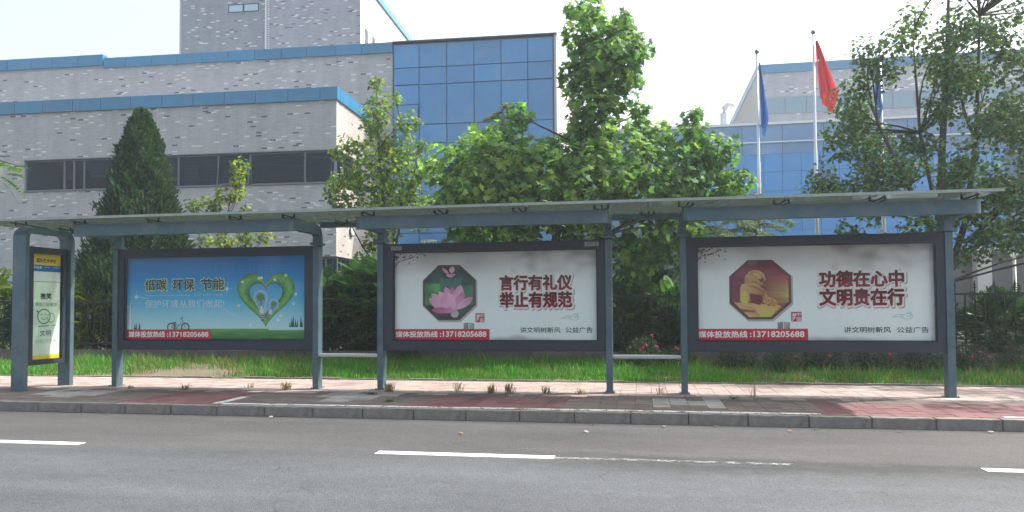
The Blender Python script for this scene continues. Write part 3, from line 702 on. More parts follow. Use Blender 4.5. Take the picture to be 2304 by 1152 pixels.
# ------------------------------------------------------------------ grass
def grass_blades(n, x0, x1, y0, y1, hmin, hmax, keep, colf, name, label=None):
    X = NP.uniform(x0, x1, n); Y = NP.uniform(y0, y1, n); k = keep(X, Y); X, Y = X[k], Y[k]; n = len(X)
    Z = .13+.12*((Y-13.98)/2.9).clip(0, 1)
    H = NP.uniform(hmin, hmax, n)*(.55+.5*np.sin(X*2.1+Y*3)**2+.45*np.sin(X*5.3-Y*4.1)**2+.25*(Y > 15.5))*(.82-.2*(Y < 14.4))*NP.choice([.6, 1, 1, 1.35], n); W = NP.uniform(.004, .009, n); a = NP.random(n)*6.28; l = NP.uniform(.1, .7, n)*H
    dx, dy = np.cos(a), np.sin(a); la = NP.random(n)*6.28; lx, ly = np.cos(la)*l, np.sin(la)*l
    V = np.zeros((n, 5, 3))
    V[:, 0] = np.stack([X-dx*W, Y-dy*W, Z-.01], 1); V[:, 1] = np.stack([X+dx*W, Y+dy*W, Z-.01], 1)
    V[:, 2] = np.stack([X+dx*W*.8+lx*.35, Y+dy*W*.8+ly*.35, Z+H*.6], 1); V[:, 3] = np.stack([X-dx*W*.8+lx*.35, Y-dy*W*.8+ly*.35, Z+H*.6], 1)
    V[:, 4] = np.stack([X+lx, Y+ly, Z+H], 1)
    F0 = np.array([(0, 1, 2), (0, 2, 3), (3, 2, 4)]); Fc = F0[None]+(np.arange(n)*5)[:, None, None]
    o = link(name, npmesh(name, V.reshape(-1, 3), Fc.reshape(-1, 3), 3, [M['grass']], np.repeat(colf(X, Y, n), 5, axis=0)))
    tag(o, label, None, None, 'stuff'); return o
def gcol(X, Y, n):
    c = palette(n, (.062, .235, .028), .3, (.19, .30, .06), .14); dry = np.exp(-((X+10)/2.0)**2)*.6+(X > 1.5)*.35+.25*(np.sin(X*3.3+Y*1.7) > .4); k = NP.random(n) < dry*.6; c[k] = palette(int(k.sum()), (.20, .17, .08), .3); return c
def gkeep(X, Y):
    d = .97-1.0*np.exp(-((X+9.6)/1.5)**4)*np.exp(-((Y-14.3)/1.6)**4)
    d = d*(1-.75*(np.sin(X*1.9+np.sin(Y*2.3)*1.3)*np.sin(Y*3.1+X*.7) > .5))
    d = d*np.where((X > 1.2) & (Y > 15.3), .3, 1)*np.where((X > 2.0) & (X < 3.2) & (Y < 15.2), .45, 1); return NP.random(len(X)) < d
grass_blades(90000, -15.5, 8.5, 13.97, 16.95, .06, .20, gkeep, gcol, 'grass', 'lush green grass of the verge behind the bus shelter')

def tuft(x, y, n, h, col, name, label, cat, group, z=PZ, spread=.12):
    V = []; Fc = []; root = (x, y, z)
    C = []
    for i in range(n):
        a = rnd.random()*6.28; sp = rnd.uniform(.2, 1)*spread; hh = h*rnd.uniform(.5, 1.1); w = rnd.uniform(.003, .006); px_, py_ = math.cos(a+1.57)*w, math.sin(a+1.57)*w
        bx_, by_ = rnd.gauss(0, spread*.3), rnd.gauss(0, spread*.3); b = len(V)
        V += [(bx_-px_, by_-py_, 0), (bx_+px_, by_+py_, 0), (bx_+math.cos(a)*sp*.5+px_, by_+math.sin(a)*sp*.5+py_, hh*.7), (bx_+math.cos(a)*sp*.5-px_, by_+math.sin(a)*sp*.5-py_, hh*.7), (bx_+math.cos(a)*sp*1.6, by_+math.sin(a)*sp*1.6, hh*rnd.uniform(.75, 1.05))]
        Fc += [(b, b+1, b+2), (b, b+2, b+3), (b+3, b+2, b+4)]; c = np.array(col)*rnd.uniform(.7, 1.3); C += [c]*5
    o = link(name, npmesh(name, V, Fc, 3, [M['dry']], np.array(C)), None, root); tag(o, label, cat, group); return o
dryc = (.26, .20, .10); grn = (.09, .15, .04)
wl = [(-6.05, 12.0, 60, .17, dryc, 'dry straw weed tuft just left of the second panel post pair'), (-4.2, 11.98, 70, .18, dryc, 'bushy dry weed tuft right of the lotus panel left post'),
      (-3.05, 12.15, 22, .20, dryc, 'thin dry weed stalks under the lotus picture'), (-2.45, 12.0, 60, .17, dryc, 'dense dry weed tuft under the lotus poster, left one of the close pair'),
      (-2.15, 11.98, 60, .20, dryc, 'dense dry weed tuft under the lotus poster, right one of the close pair'), (-1.55, 12.05, 40, .15, dryc, 'straw weed tuft under the red slogan of the lotus poster'),
      (-1.0, 12.0, 40, .10, dryc, 'low flat dry weed near the right end of the lotus panel'), (-7.9, 11.9, 34, .12, dryc, 'small dry weed below the blue poster, near its phone number'),
      (.25, 12.1, 12, .22, dryc, 'three tall dry stalks in the gap between lotus and lion panels'), (1.65, 12.0, 10, .24, dryc, 'lone tall dry stalks right of the lion panel left post'),
      (1.35, 11.7, 40, .05, grn, 'flat green weed mat in front of the lion panel'), (-4.35, 11.6, 50, .05, grn, 'small green weed in the paving by the lotus panel left post'),
      (-3.75, 10.75, 50, .05, grn, 'small dark green weed growing near the kerb'), (-9.0, 11.95, 20, .08, dryc, 'tiny dry weed beside the blue poster left post'), (-6.9, 12.3, 24, .1, dryc, 'tiny dry weed behind the red tiles')]
for i, (x, y, n, h, c, l) in enumerate(wl): tuft(x, y, n, h, c, 'weed', l, 'weed', 'weeds in the paving joints')

# ------------------------------------------------------------------ shrubs with feathery fronds
def frond_mesh(n, rx, ry, rz, zc, length, base, hi, hip, nl=7, down=.25, name='foliage'):
    d = unit(n); P0 = d*np.array([rx, ry, rz])*(.35+.6*NP.random((n, 1))**.5); P0[:, 2] += zc
    ax = d*np.array([1, 1, .5])+NP.normal(size=(n, 3))*.35+np.array([0, -.15, .25]); ax /= np.linalg.norm(ax, axis=1)[:, None]
    side = np.cross(ax, np.array([0, 0, 1.])); side /= np.linalg.norm(side, axis=1)[:, None]
    L = length*NP.uniform(.6, 1.15, n); col = palette(n, base, .35, hi, hip); V = []; C = []
    for q in range(nl):
        t = (q+.6)/nl
        c = P0+ax*(L*t)[:, None]; c[:, 2] -= down*L*t*t
        ll = L*.30*math.sin(math.pi*min(.98, t*.8+.15)); w = L*.07
        for sgn in (-1, 1):
            tip = c+side*(ll*sgn)[:, None]+ax*(ll*.35)[:, None]; tip[:, 2] -= ll*.28
            m1 = (c+tip)/2+ax*w[:, None]; m2 = (c+tip)/2-ax*w[:, None]
            V.append(np.stack([c, m1, tip, m2], 1)); C.append(col)
    V = np.concatenate(V); C = np.concatenate(C); nn = len(V)
    Fc = (np.arange(nn)*4)[:, None]+np.array([[0, 1, 2, 3]])
    me = npmesh(name, V.reshape(-1, 3), Fc, 4, [M['leaf_small']], np.repeat(C, 4, axis=0)); return me
def stem_mesh(n, h, r, bark='bark'):
    mb = MB()
    for i in range(n):
        a = rnd.random()*6.28; q = rnd.uniform(.3, 1)*r; mb.tube([(rnd.gauss(0, .06), rnd.gauss(0, .06), -.02), (math.cos(a)*q*.5, math.sin(a)*q*.5, h*.5), (math.cos(a)*q, math.sin(a)*q, h)], [.022, .015, .006], 5, cap=False)
    o = mb.build('stems', bark, None); me = o.data; bpy.data.objects.remove(o); return me
fm = [frond_mesh(560, 1.0, .72, 1.12, 1.12, .62, (.035, .10, .030), (.08, .18, .04), .22) for _ in range(4)]
fm_y = frond_mesh(380, .95, .75, 1.0, 1.25, .62, (.10, .19, .03), (.24, .30, .04), .5)
sm = [stem_mesh(9, 1.9, .6) for _ in range(2)]
bush_x = [(-17.6, 1, 'y'), (-16.1, .95, 0), (-14.9, .9, 'y'), (-12.6, .85, 0), (-11.2, .85, 0), (-9.7, .9, 0), (-8.2, 1, 0), (-6.9, 1.06, 0), (-5.8, 1.12, 0), (-4.6, 1.0, 0), (-3.2, .9, 0), (-1.8, .85, 0), (-.5, .82, 0), (.7, .80, 0), (2.0, .8, 0), (3.4, .8, 0), (4.8, .75, 0), (6.2, .7, 0), (7.6, .7, 0)]
blabels = ['far left', 'at the far left, partly behind the wide shelter post', 'yellow-tipped one between the stop sign and the conifer', 'just right of the conifer trunk', 'at the foot of the conifer', 'behind the blue poster, left part', 'behind the blue poster, right part', 'left one in the gap between blue and lotus posters', 'right one in the gap between blue and lotus posters', 'behind the left edge of the lotus poster', 'behind the octagon lotus picture', 'behind the lotus poster middle', 'behind the right edge of the lotus poster', 'in the gap between lotus and lion posters', 'behind the left part of the lion poster', 'behind the middle of the lion poster', 'behind the right part of the lion poster', 'just right of the last shelter post', 'at the far right edge by the fence']
for i, ((x, s, k), bl_) in enumerate(zip(bush_x, blabels)):
    r = empty('sumac_shrub', (x, 17.72+.2*(i % 2), .2), rnd.random()*1.2-.6); r.scale = (s, s, s)
    tag(r, 'feathery green shrub behind the iron fence, '+bl_, 'shrub', 'feathery shrubs along the fence')
    if len(r['label'].split()) > 16: r['label'] = 'feathery shrub by the fence, '+bl_
    f = link('foliage', fm_y if k == 'y' else fm[i % 4], r); f['kind'] = 'stuff'; link('stems', sm[i % 2], r)
bk_l = ['leftmost, beyond the stop sign', 'behind the blue poster, left', 'behind the blue poster, right', 'deep in the gap between blue and lotus posters', 'behind the lotus flower picture', 'behind the left half of the lotus poster', 'behind the middle of the lotus poster', 'behind the right end of the lotus poster', 'deep in the gap between lotus and lion posters', 'behind the left half of the lion poster', 'behind the right half of the lion poster', 'small one beyond the fence at the far right']
back = [(-15.3, 1.0), (-10.4, 1.0), (-7.4, 1.1), (-5.2, 1.15), (-3.9, 1.0), (-2.4, 1), (-1.0, 1), (.2, 1), (1.4, 1), (2.9, 1), (4.4, .9), (8.6, .7)]
for i, (x, s) in enumerate(back):
    r = empty('sumac_shrub', (x, 19.6+.3*(i % 2), .2), rnd.random()*6); r.scale = (s, s, s)
    tag(r, 'second-row dark feathery shrub, '+bk_l[i], 'shrub', 'second row of shrubs behind the fence')
    f = link('foliage', fm[(i+1) % 4], r); f['kind'] = 'stuff'; link('stems', sm[i % 2], r)
# rose bushes
def rose_mesh(n, rx, ry, rz):
    d = unit(n); P = d*np.array([rx, ry, rz])*(.3+.75*NP.random((n, 1))**.6); P[:, 2] = np.abs(P[:, 2]+rz*.55)
    A, B, C = frames(d*.5+np.array([0, -.3, .6])+NP.normal(size=(n, 3))*.6, NP.random(n)*6.28); S = NP.uniform(.045, .085, n)
    return stamp(OVAL, P, A, B, C, S, palette(n, (.035, .075, .03), .4, (.09, .07, .045), .16), [M['leaf_small']], 'foliage')
rm = [rose_mesh(1500, .5, .38, .42) for _ in range(3)]; rs = stem_mesh(8, .6, .35)
def flower_mesh(col):
    P = []; n = 16; d = unit(n); d[:, 2] = np.abs(d[:, 2]); A, B, C = frames(d, NP.random(n)*6.28)
    return stamp(OVAL, d*.028, A, B, C, np.full(n, .055), palette(n, col, .2), [M['petal']], 'flower')
fl = [flower_mesh((.62, .04, .09)), flower_mesh((.70, .12, .22))]
roses = [(.0, 16.1, .95, 5, 'tallest rose bush with pink blooms in the gap between lotus and lion posters'), (.75, 16.2, .8, 3, 'rose bush behind the lion panel left post'), (1.9, 16.0, .9, 2, 'dark rose bush under the octagon lion picture'),
         (2.75, 15.85, .8, 4, 'rose bush with red blooms right of the lion picture'), (3.6, 16.0, .95, 1, 'dark leafy rose bush under the first slogan characters'), (4.5, 16.05, .9, 2, 'dark leafy rose bush under the lion poster slogan'),
         (5.4, 16.0, .9, 1, 'rose bush by the right end of the lion poster'), (6.3, 16.1, .9, 3, 'rose bush with red blooms right of the last shelter post'), (7.2, 16.1, .85, 2, 'rose bush at the far right edge of the verge')]
for i, (x, y, s, nf, l) in enumerate(roses):
    r = empty('rose_bush', (x, y, .2), rnd.random()*.8); r.scale = (s, s, s*(1.15 if i == 0 else 1)); tag(r, l, 'rose bush', 'rose bushes on the verge')
    f = link('foliage', rm[i % 3], r); f['kind'] = 'stuff'; link('stems', rs, r)
    for q in range(nf):
        o = link('flower', fl[(i+q) % 2], r, (rnd.uniform(-.4, .4), -.34+rnd.uniform(-.05, .1), rnd.uniform(.35, .68))); o.rotation_euler = (R(rnd.uniform(20, 70)), 0, 0); o.scale = (.95,)*3

# ------------------------------------------------------------------ trees
Y0 = 17.6
cl = [(-4.2, 4.95, .75), (-4.45, 4.05, .7), (-3.5, 4.6, .85), (-3.35, 5.55, .5), (-2.92, 6.2, .26), (-2.6, 4.3, .95), (-1.9, 5.1, .7), (-1.25, 4.3, .9), (-.45, 4.8, .75), (.1, 5.55, .5), (.0, 6.1, .22), (.5, 4.3, .8), (1.15, 5.45, .42), (1.25, 5.95, .2), (1.35, 4.4, .65), (1.75, 5.1, .4),
      (2.1, 4.35, .35), (-3.9, 3.3, .45), (-2.9, 3.35, .55), (-1.3, 3.2, .5), (-.1, 3.0, .6), (.8, 3.4, .5), (-.2, 2.5, .42), (.55, 2.9, .4), (-1.2, 8.25, .42), (-1.22, 8.6, .2), (-.38, 8.05, .36), (-.35, 8.4, .16), (-1.1, 7.5, .52), (-.35, 7.4, .45), (-1.15, 6.85, .5), (-.25, 6.9, .3), (-1.05, 6.2, .42), (-.9, 5.6, .4), (-.75, 7.8, .4), (-.75, 7.1, .5), (-1.45, 7.9, .3), (-1.5, 7.1, .32), (-.1, 7.6, .32), (-.6, 6.4, .35), (-1.4, 5.9, .35)]
clumps = [(x, Y0+(.55*math.sin(i*2.3) if r > .4 else .1), z, r*1.13) for i, (x, z, r) in enumerate(cl)]
leafy_tree('plane_tree', 'large bright green plane tree with a tall leader rising above the lotus poster', 'tree', (-2.05, Y0, .2), clumps, 12500, .22, ((.080, .185, .055), (.21, .35, .070), .22),
           [(-2.05, Y0, .15), (-2.08, Y0, 1.5), (-2.05, Y0, 3.0), (-1.8, Y0, 4.2), (-1.45, Y0, 5.4), (-1.15, Y0, 6.6), (-1.1, Y0, 7.8)], [.15, .125, .11, .085, .06, .04, .02], PLANE, 300,
           stems=[([(-2.0, Y0+.1, 2.9), (-1.6, Y0+.2, 3.6), (-1.25, Y0+.2, 4.6)], [.09, .07, .03]), ([(-2.1, Y0, 2.6), (-2.6, Y0-.1, 3.3), (-3.5, Y0, 4.2)], [.05, .04, .02]), ([(-2.0, Y0, 2.7), (-1.2, Y0, 3.1), (.2, Y0, 3.7), (1.3, Y0, 4.3)], [.05, .045, .03, .015])], limb_r=.04)
cl = [(-7.0, 7.6, .22), (-7.05, 7.1, .36), (-7.0, 6.5, .42), (-6.38, 7.15, .2), (-6.25, 6.6, .3), (-7.65, 5.9, .34), (-8.0, 5.7, .2), (-7.1, 5.85, .5), (-6.4, 5.8, .5), (-5.6, 5.75, .2), (-5.65, 5.2, .36), (-7.85, 5.1, .34), (-7.1, 5.1, .6), (-6.3, 4.95, .6), (-8.35, 5.05, .22), (-8.3, 4.7, .22), (-7.8, 4.3, .38), (-7.1, 4.3, .6), (-6.25, 4.15, .6), (-5.6, 4.2, .35), (-6.7, 3.5, .35), (-7.3, 3.3, .3)]
clumps = [(x, 19+.35*math.sin(i*1.9), z, r) for i, (x, z, r) in enumerate(cl)]
leafy_tree('maple_tree', 'slender yellow-green tree with reddish tips in front of the brick corner', 'tree', (-6.75, 19, .2), clumps, 4300, .135, ((.085, .17, .045), (.24, .34, .045), .26, (.18, .08, .04), .03),
           [(-6.75, 19, .15), (-6.72, 19, 2), (-6.78, 19, 4), (-6.95, 19, 5.8), (-7.02, 19, 7.3)], [.08, .065, .05, .03, .012], PLANE, 300, stems=[([(-6.7, 19, 2.2), (-7.4, 19, 3.2), (-8.2, 19, 4.6)], [.03, .02, .01]), ([(-6.7, 19, 2.2), (-6.3, 19, 4), (-6.3, 19, 6.5)], [.035, .025, .01])], limb_r=.022)
cl = [(-11.0, 5.5, .26), (-11.15, 5.1, .24), (-11.42, 4.7, .28), (-11.0, 4.68, .2), (-12.5, 4.45, .2), (-12.1, 4.52, .2), (-11.7, 4.4, .22), (-10.9, 4.3, .16), (-11.5, 3.45, .26), (-10.75, 3.5, .28), (-10.25, 3.52, .22), (-12.1, 3.45, .22)]
clumps = [(x, 19+.15*math.sin(i*1.9), z, r) for i, (x, z, r) in enumerate(cl)]
leafy_tree('young_maple_tree', 'thin sapling with sparse yellow-green leaves above the blue poster', 'tree', (-11.5, 19, .2), clumps, 1000, .125, ((.09, .16, .04), (.25, .30, .04), .28),
           [(-11.5, 19, .15), (-11.45, 19, 2), (-11.4, 19, 4), (-11.1, 19, 5.5)], [.04, .03, .02, .008], PLANE, 0, limb_r=.014)
# airy tree at the right
def leftb(z):
    pts = [(2.6, 4.6), (3.4, 4.2), (4.3, 3.85), (5.1, 4.15), (6.0, 4.15), (7.0, 4.6), (7.7, 5.3), (8.2, 6.1), (9, 6.3), (11, 6.6)]
    for (a, b), (c, d) in zip(pts[:-1], pts[1:]):
        if z <= c: return b+(d-b)*(z-a)/(c-a)
    return 6.6
clumps = []; r3 = random.Random(11)
z = 2.9
while z < 10.2:
    x = leftb(z)+.35
    while x < 11.2:
        if r3.random() < .90: clumps.append((x+r3.uniform(-.12, .2), 18+r3.uniform(-1.4, 1.4)*(.35 if x < 5 else 1), z+r3.uniform(-.2, .2), r3.uniform(.3, .52)))
        x += r3.uniform(.5, .78)
    z += .42
leafy_tree('airy_tree', 'tall airy dark-limbed tree at the right, leaves hiding the third flagpole', 'tree', (6.75, 18, .2), clumps, 36000, .12, ((.066, .135, .050), (.14, .25, .060), .10, (.09, .045, .025), .015),
           [(6.75, 18, .1), (6.7, 18, 1.5), (6.6, 18, 3.2), (6.65, 18, 5), (6.8, 18, 7), (6.9, 18, 9.2)], [.14, .12, .10, .075, .05, .02], SMALL, 300, lmat='leaf_small', stems=[([(6.65, 18, 2.0), (7.1, 18, 3.4), (7.35, 18, 5.2), (7.5, 18, 8)], [.08, .07, .05, .02]), ([(6.65, 18, 2.6), (5.9, 17.9, 4.2), (5.3, 17.9, 5.6), (5.2, 18, 7)], [.06, .05, .03, .012]),
           ([(7.2, 18, 3.0), (8.6, 18, 4.4), (9.8, 18, 6.5)], [.06, .045, .02]), ([(6.6, 18, 3.0), (6.2, 18, 5.4), (6.1, 18, 7.6)], [.05, .035, .015])], limb_r=.028, shell=.25, twigs=3)
cc = []
for i in range(46):
    a = rnd.random()*6.28; q = rnd.random()**.5*3.0; cc.append((11.9+math.cos(a)*q, 14.6+math.sin(a)*q*.95, rnd.uniform(4.0, 8.0), rnd.uniform(.35, .65)))
leafy_tree('street_tree', 'leafy tree beyond the right edge, shading that end of the pavement', 'tree', (11.9, 14.6, .14), cc, 7000, .2, ((.05, .11, .03), (.12, .22, .04), .15), [(11.9, 14.6, .1), (11.9, 14.6, 3), (12.0, 14.6, 6.8)], [.15, .12, .04], SMALL, 0, limb_r=.05, twigs=1)
# left edge branch of a tree outside
r = empty('heaven_tree', (-17.2, 15.3, .2)); tag(r, 'feathery branch tip of a tree reaching in from the left edge', 'tree')
mb = MB(); mb.tube([(0, 0, -.1), (0, 0, 3), (.1, 0, 6.5)], [.13, .11, .05], 8); mb.build('trunk', 'bark', r, smooth=True)
mb = MB(); mb.tube([(.05, 0, 4.2), (1.2, 0, 4.9), (2.2, -.1, 4.9), (2.7, -.1, 4.75)], [.05, .03, .02, .01], 6); mb.build('branches', 'bark', r)
f = link('foliage', frond_mesh(26, .5, .4, .30, 4.62, .5, (.07, .15, .03), (.18, .26, .05), .4, nl=9, down=.7), r); f.location = (2.15, -.1, 0); f['kind'] = 'stuff'
f = link('foliage', frond_mesh(240, 1.5, 1.5, 1.4, 7.0, .6, (.07, .15, .03), (.18, .26, .05), .3, nl=9, down=.6), r); f.location = (-.8, 0, 0); f['kind'] = 'stuff'

# conifer
def conifer():
    r = empty('juniper_tree', (-14.05, 19, .2)); tag(r, 'dense dark green cone-shaped conifer in front of the brick wall', 'tree')
    mb = MB(); mb.tube([(0, 0, -.1), (0, 0, 2), (0, 0, 6.6)], [.14, .11, .02], 8); mb.build('trunk', 'bark', r, smooth=True)
    prof = [(.3, 1.2), (.9, 1.7), (1.8, 1.8), (2.6, 1.6), (3.6, 1.3), (4.4, 1.12), (5.2, .86), (5.9, .62), (6.5, .42), (6.85, .25), (7.02, .06)]
    n = 38000; Z = NP.uniform(.3, 7.02, n)**1.0; rr = np.interp(Z, [p[0] for p in prof], [p[1] for p in prof])*np.interp(Z, [2.4, 3.4], [.95, .80])-.02; k = NP.random(n) < (rr/1.55)**.8+.15; Z = Z[k]; rr = rr[k]; n = len(Z)
    a = NP.random(n)*6.28; lump = 1+.12*np.sin(a*4+Z*3.1)+.10*np.sin(a*7-Z*5.3)+.08*np.sin(a*13+Z*9)+.05*np.sin(a*23-Z*17)
    q = rr*lump*(.72+.30*NP.random(n)**.7)*np.where(NP.random(n) < .05, 1.13, 1); P = np.stack([np.cos(a)*q, np.sin(a)*q, Z], 1)
    d = np.stack([np.cos(a)*.55, np.sin(a)*.55, np.full(n, .85)], 1)+NP.normal(size=(n, 3))*.28
    d /= np.linalg.norm(d, axis=1)[:, None]; side = np.cross(d, unit(n)); side /= np.linalg.norm(side, axis=1)[:, None]
    L = NP.uniform(.09, .17, n)[:, None]; W = L*.22
    V = np.stack([P-side*W*.5, P+side*W*.5, P+d*L*.6+side*W, P+d*L, P+d*L*.6-side*W], 1)
    F0 = np.array([(0, 1, 2), (0, 2, 4), (4, 2, 3)]); Fc = F0[None]+(np.arange(n)*5)[:, None, None]
    c = palette(n, (.020, .056, .024), .4, (.045, .10, .03), .14)
    f = link('foliage', npmesh('foliage', V.reshape(-1, 3), Fc.reshape(-1, 3), 3, [M['leaf_small']], np.repeat(c, 5, axis=0)), r); f['kind'] = 'stuff'
conifer()
# cedars: layered drooping boughs
def cedar(x, y, h, rad, label, zmin=1.5, seed=3, nb=34):
    rr = random.Random(seed); r = empty('cedar_tree', (x, y, .2)); tag(r, label, 'tree', 'silvery cedars behind the plane tree')
    mb = MB(); mb.tube([(0, 0, -.1), (0, 0, h*.5), (0, 0, h)], [.14, .09, .02], 8); mb.build('trunk', 'bark', r, smooth=True)
    mb = MB(); P, D, N = [], [], []
    for i in range(nb):
        z = zmin+(h-zmin)*(i+rr.random())/nb; a = i*2.4+rr.uniform(-.3, .3); L = rad*(1-(z-zmin)/(h-zmin+.4))**.75*rr.uniform(.75, 1.1)
        pts = []
        for t in np.linspace(0, 1, 9):
            pts.append(Vector((math.cos(a)*L*t, math.sin(a)*L*t, z+.22*L*t-.42*L*t*t)))
        mb.tube(pts, [.022*(1-t/9)+.004 for t in range(9)], 5, cap=False)
        nn = int(150*L)
        for _ in range(nn):
            t = rr.random()**.7; q = t*8; i0 = min(int(q), 7); p = pts[i0].lerp(pts[i0+1], q-i0); s = rr.uniform(-1, 1)*.42*L*(1-t*.6)*.6
            P.append((p.x-math.sin(a)*s, p.y+math.cos(a)*s, p.z-abs(s)*.25)); D.append((math.cos(a)*.5-math.sin(a)*np.sign(s)*.5, math.sin(a)*.5+math.cos(a)*np.sign(s)*.5, -.55+rr.uniform(-.4, .3)))
    mb.build('branches', 'bark', r)
    P = np.repeat(np.array(P), 4, axis=0); D = np.repeat(np.array(D), 4, axis=0); n = len(P); P = P+NP.normal(size=(n, 3))*.03; D = D+NP.normal(size=(n, 3))*.4; D /= np.linalg.norm(D, axis=1)[:, None]
    side = np.cross(D, unit(n)); side /= np.linalg.norm(side, axis=1)[:, None]; L = NP.uniform(.08, .16, n)[:, None]; W = .009
    V = np.stack([P-side*W, P+side*W, P+D*L], 1); Fc = (np.arange(n)*3)[:, None]+np.array([[0, 1, 2]])
    c = palette(n, (.075, .125, .085), .3, (.16, .22, .16), .25)
    f = link('foliage', npmesh('foliage', V.reshape(-1, 3), Fc, 3, [M['leaf_small']], np.repeat(c, 3, axis=0)), r); f['kind'] = 'stuff'
cedar(-3.9, 21, 7.3, 2.3, 'silvery cedar whose tip shows above the left side of the plane tree', 2.2, 3, 46)
cedar(1.6, 20.6, 5.0, 2.9, 'silvery drooping cedar between lotus and lion posters', 1.6, 5, 44)
cedar(3.2, 22.2, 4.6, 2.2, 'silvery cedar with drooping boughs low above the lion poster', 2.0, 9, 30)

# garden lamps
def bowl_lamp(x, y, z, label):
    r = empty('garden_lamp', (x, y, .2)); tag(r, label, 'lamp', 'bowl topped garden lamps'); z -= .2
    mb = MB(); mb.tube([(0, 0, 0), (0, 0, z-.25)], [.05, .035], 10); mb.build('pole', 'lamp_white', r, smooth=True)
    mb = MB()
    for k in range(10):
        a = k*math.pi/5; mb.tube([(.03*math.cos(a), .03*math.sin(a), z-.27), (.15*math.cos(a), .15*math.sin(a), z-.15), (.23*math.cos(a), .23*math.sin(a), z)], .009, 5)
    mb.tube([(.23*math.cos(k*math.pi/10), .23*math.sin(k*math.pi/10), z) for k in range(21)], .012, 5, cap=False); mb.build('bowl', 'lamp_white', r)
bowl_lamp(-5.85, 20, 3.40, 'white garden lamp with a ribbed bowl above the lotus poster')
bowl_lamp(8.95, 20, 2.95, 'white garden lamp with a ribbed bowl at the right edge')
r = empty('lamp_post', (.24, 20.2, .2)); tag(r, 'slim pale lamp post with a thin side arm between lotus and lion posters', 'lamp post')
mb = MB(); mb.tube([(0, 0, 0), (0, 0, 2.35)], [.055, .055], 12); mb.tube([(0, 0, 2.35), (0, 0, 2.95)], [.028, .028], 10); mb.build('pole', 'lamp_white', r, smooth=True)
mb = MB(); mb.tube([(-.3, 0, 2.9), (.05, 0, 2.92)], [.014, .014], 6); mb.build('arm', 'iron', r)

# ------------------------------------------------------------------ bus shelter
sh = empty('bus_shelter', (-3, 12.3, PZ)); tag(sh, 'long grey-blue bus shelter with a glass canopy and three lit-size poster cases', 'bus shelter')
sh['label'] = 'long blue-grey steel bus shelter with glass canopy, poster cases and rail seats'
SO = Vector((-3, 12.3, PZ))
def S(mb, name, mt, bevel=0, parent=None, smooth=False):
    o = mb.build(name, mt, parent or sh, bevel=bevel, smooth=smooth)
    if parent is None: o.location = -SO
    return o
posts = [(-9.62, -9.52), (-5.69, -5.585), (-4.505, -4.40), (-.595, -.49), (.60, .70), (4.53, 4.645)]
def arm_path(yf):
    p = [(12.33, 2.70), (12.33, 2.78)]
    for k in range(1, 8):
        a = k/7*math.pi/2; p.append((12.33-.14*(1-math.cos(a)), 2.78+.14*math.sin(a)))
    p += [(11.8, 2.92), (yf, 2.92)]; return p
for a, b in posts:
    mb = MB(); mb.box(a, b, 12.24, 12.42, PZ, 2.655); S(mb, 'post', 'shelter_steel', .008)
    mb = MB(); mb.box(a-.035, b+.035, 12.20, 12.455, 2.657, 2.70); S(mb, 'collar', 'shelter_steel', .005)
    mb = MB(); mb.box(a-.03, b+.03, 12.2, 12.45, PZ, PZ+.012)
    mb.tube([(a-.012, 12.22, PZ+.01), (a-.012, 12.22, PZ+.03)], .01, 6); mb.tube([(b+.012, 12.22, PZ+.01), (b+.012, 12.22, PZ+.03)], .01, 6); S(mb, 'base_plate', 'shelter_steel')
    mb = MB(); c = (a+b)/2; mb.sweep(arm_path(11.33), (b-a)/2+.004, .085, c0=c); S(mb, 'roof_arm', 'shelter_steel', 0)
for (a, b) in ((-9.63, -5.575), (-4.515, -.48), (.59, 4.655)):
    # front fascia beam with rounded ends
    r_ = .10; pts = [(a, 11.33)]+[(a+r_*(1-math.cos(t)), 11.32-r_*math.sin(t)) for t in np.linspace(0, math.pi/2, 7)]+[(b-r_*(1-math.cos(t)), 11.32-r_*math.sin(t)) for t in np.linspace(math.pi/2, 0, 7)]+[(b, 11.33)]
    mb = MB(); n = len(pts)
    mb.poly([(x, y, 2.805) for x, y in pts]); mb.poly([(x, y, 3.0) for x, y in pts][::-1])
    for i in range(n):
        (x0, y0), (x1, y1) = pts[i], pts[(i+1) % n]; mb.poly([(x0, y0, 2.805), (x1, y1, 2.805), (x1, y1, 3.0), (x0, y0, 3.0)])
    me_o = S(mb, 'fascia_beam', 'shelter_steel')
    bm = bmesh.new(); bm.from_mesh(me_o.data); bmesh.ops.remove_doubles(bm, verts=bm.verts, dist=.0005); bmesh.ops.recalc_face_normals(bm, faces=bm.faces); bm.to_mesh(me_o.data); bm.free()
# rear beam
for (a, b) in ((-10.55, -9.63), (-9.51, -5.70), (-5.575, -4.515), (-4.39, -.60), (-.48, .59), (.71, 4.52)):
    mb = MB(); mb.box(a, b, 12.27, 12.39, 2.965, 3.055); S(mb, 'rear_beam', 'shelter_steel', .006)
# end frame (wide band bent into an inverted U)
path = [(11.28, PZ), (11.28, 2.80)]
for k in range(1, 8):
    a = k/7*math.pi/2; path.append((11.28+.16*(1-math.cos(a)), 2.80+.16*math.sin(a)))
for k in range(0, 8):
    a = k/7*math.pi/2; path.append((12.17+.16*math.sin(a), 2.80+.16*math.cos(a)))
path.append((12.33, PZ))
mb = MB(); mb.sweep(path, .125, .045, c0=-10.655); S(mb, 'end_frame', 'shelter_steel')
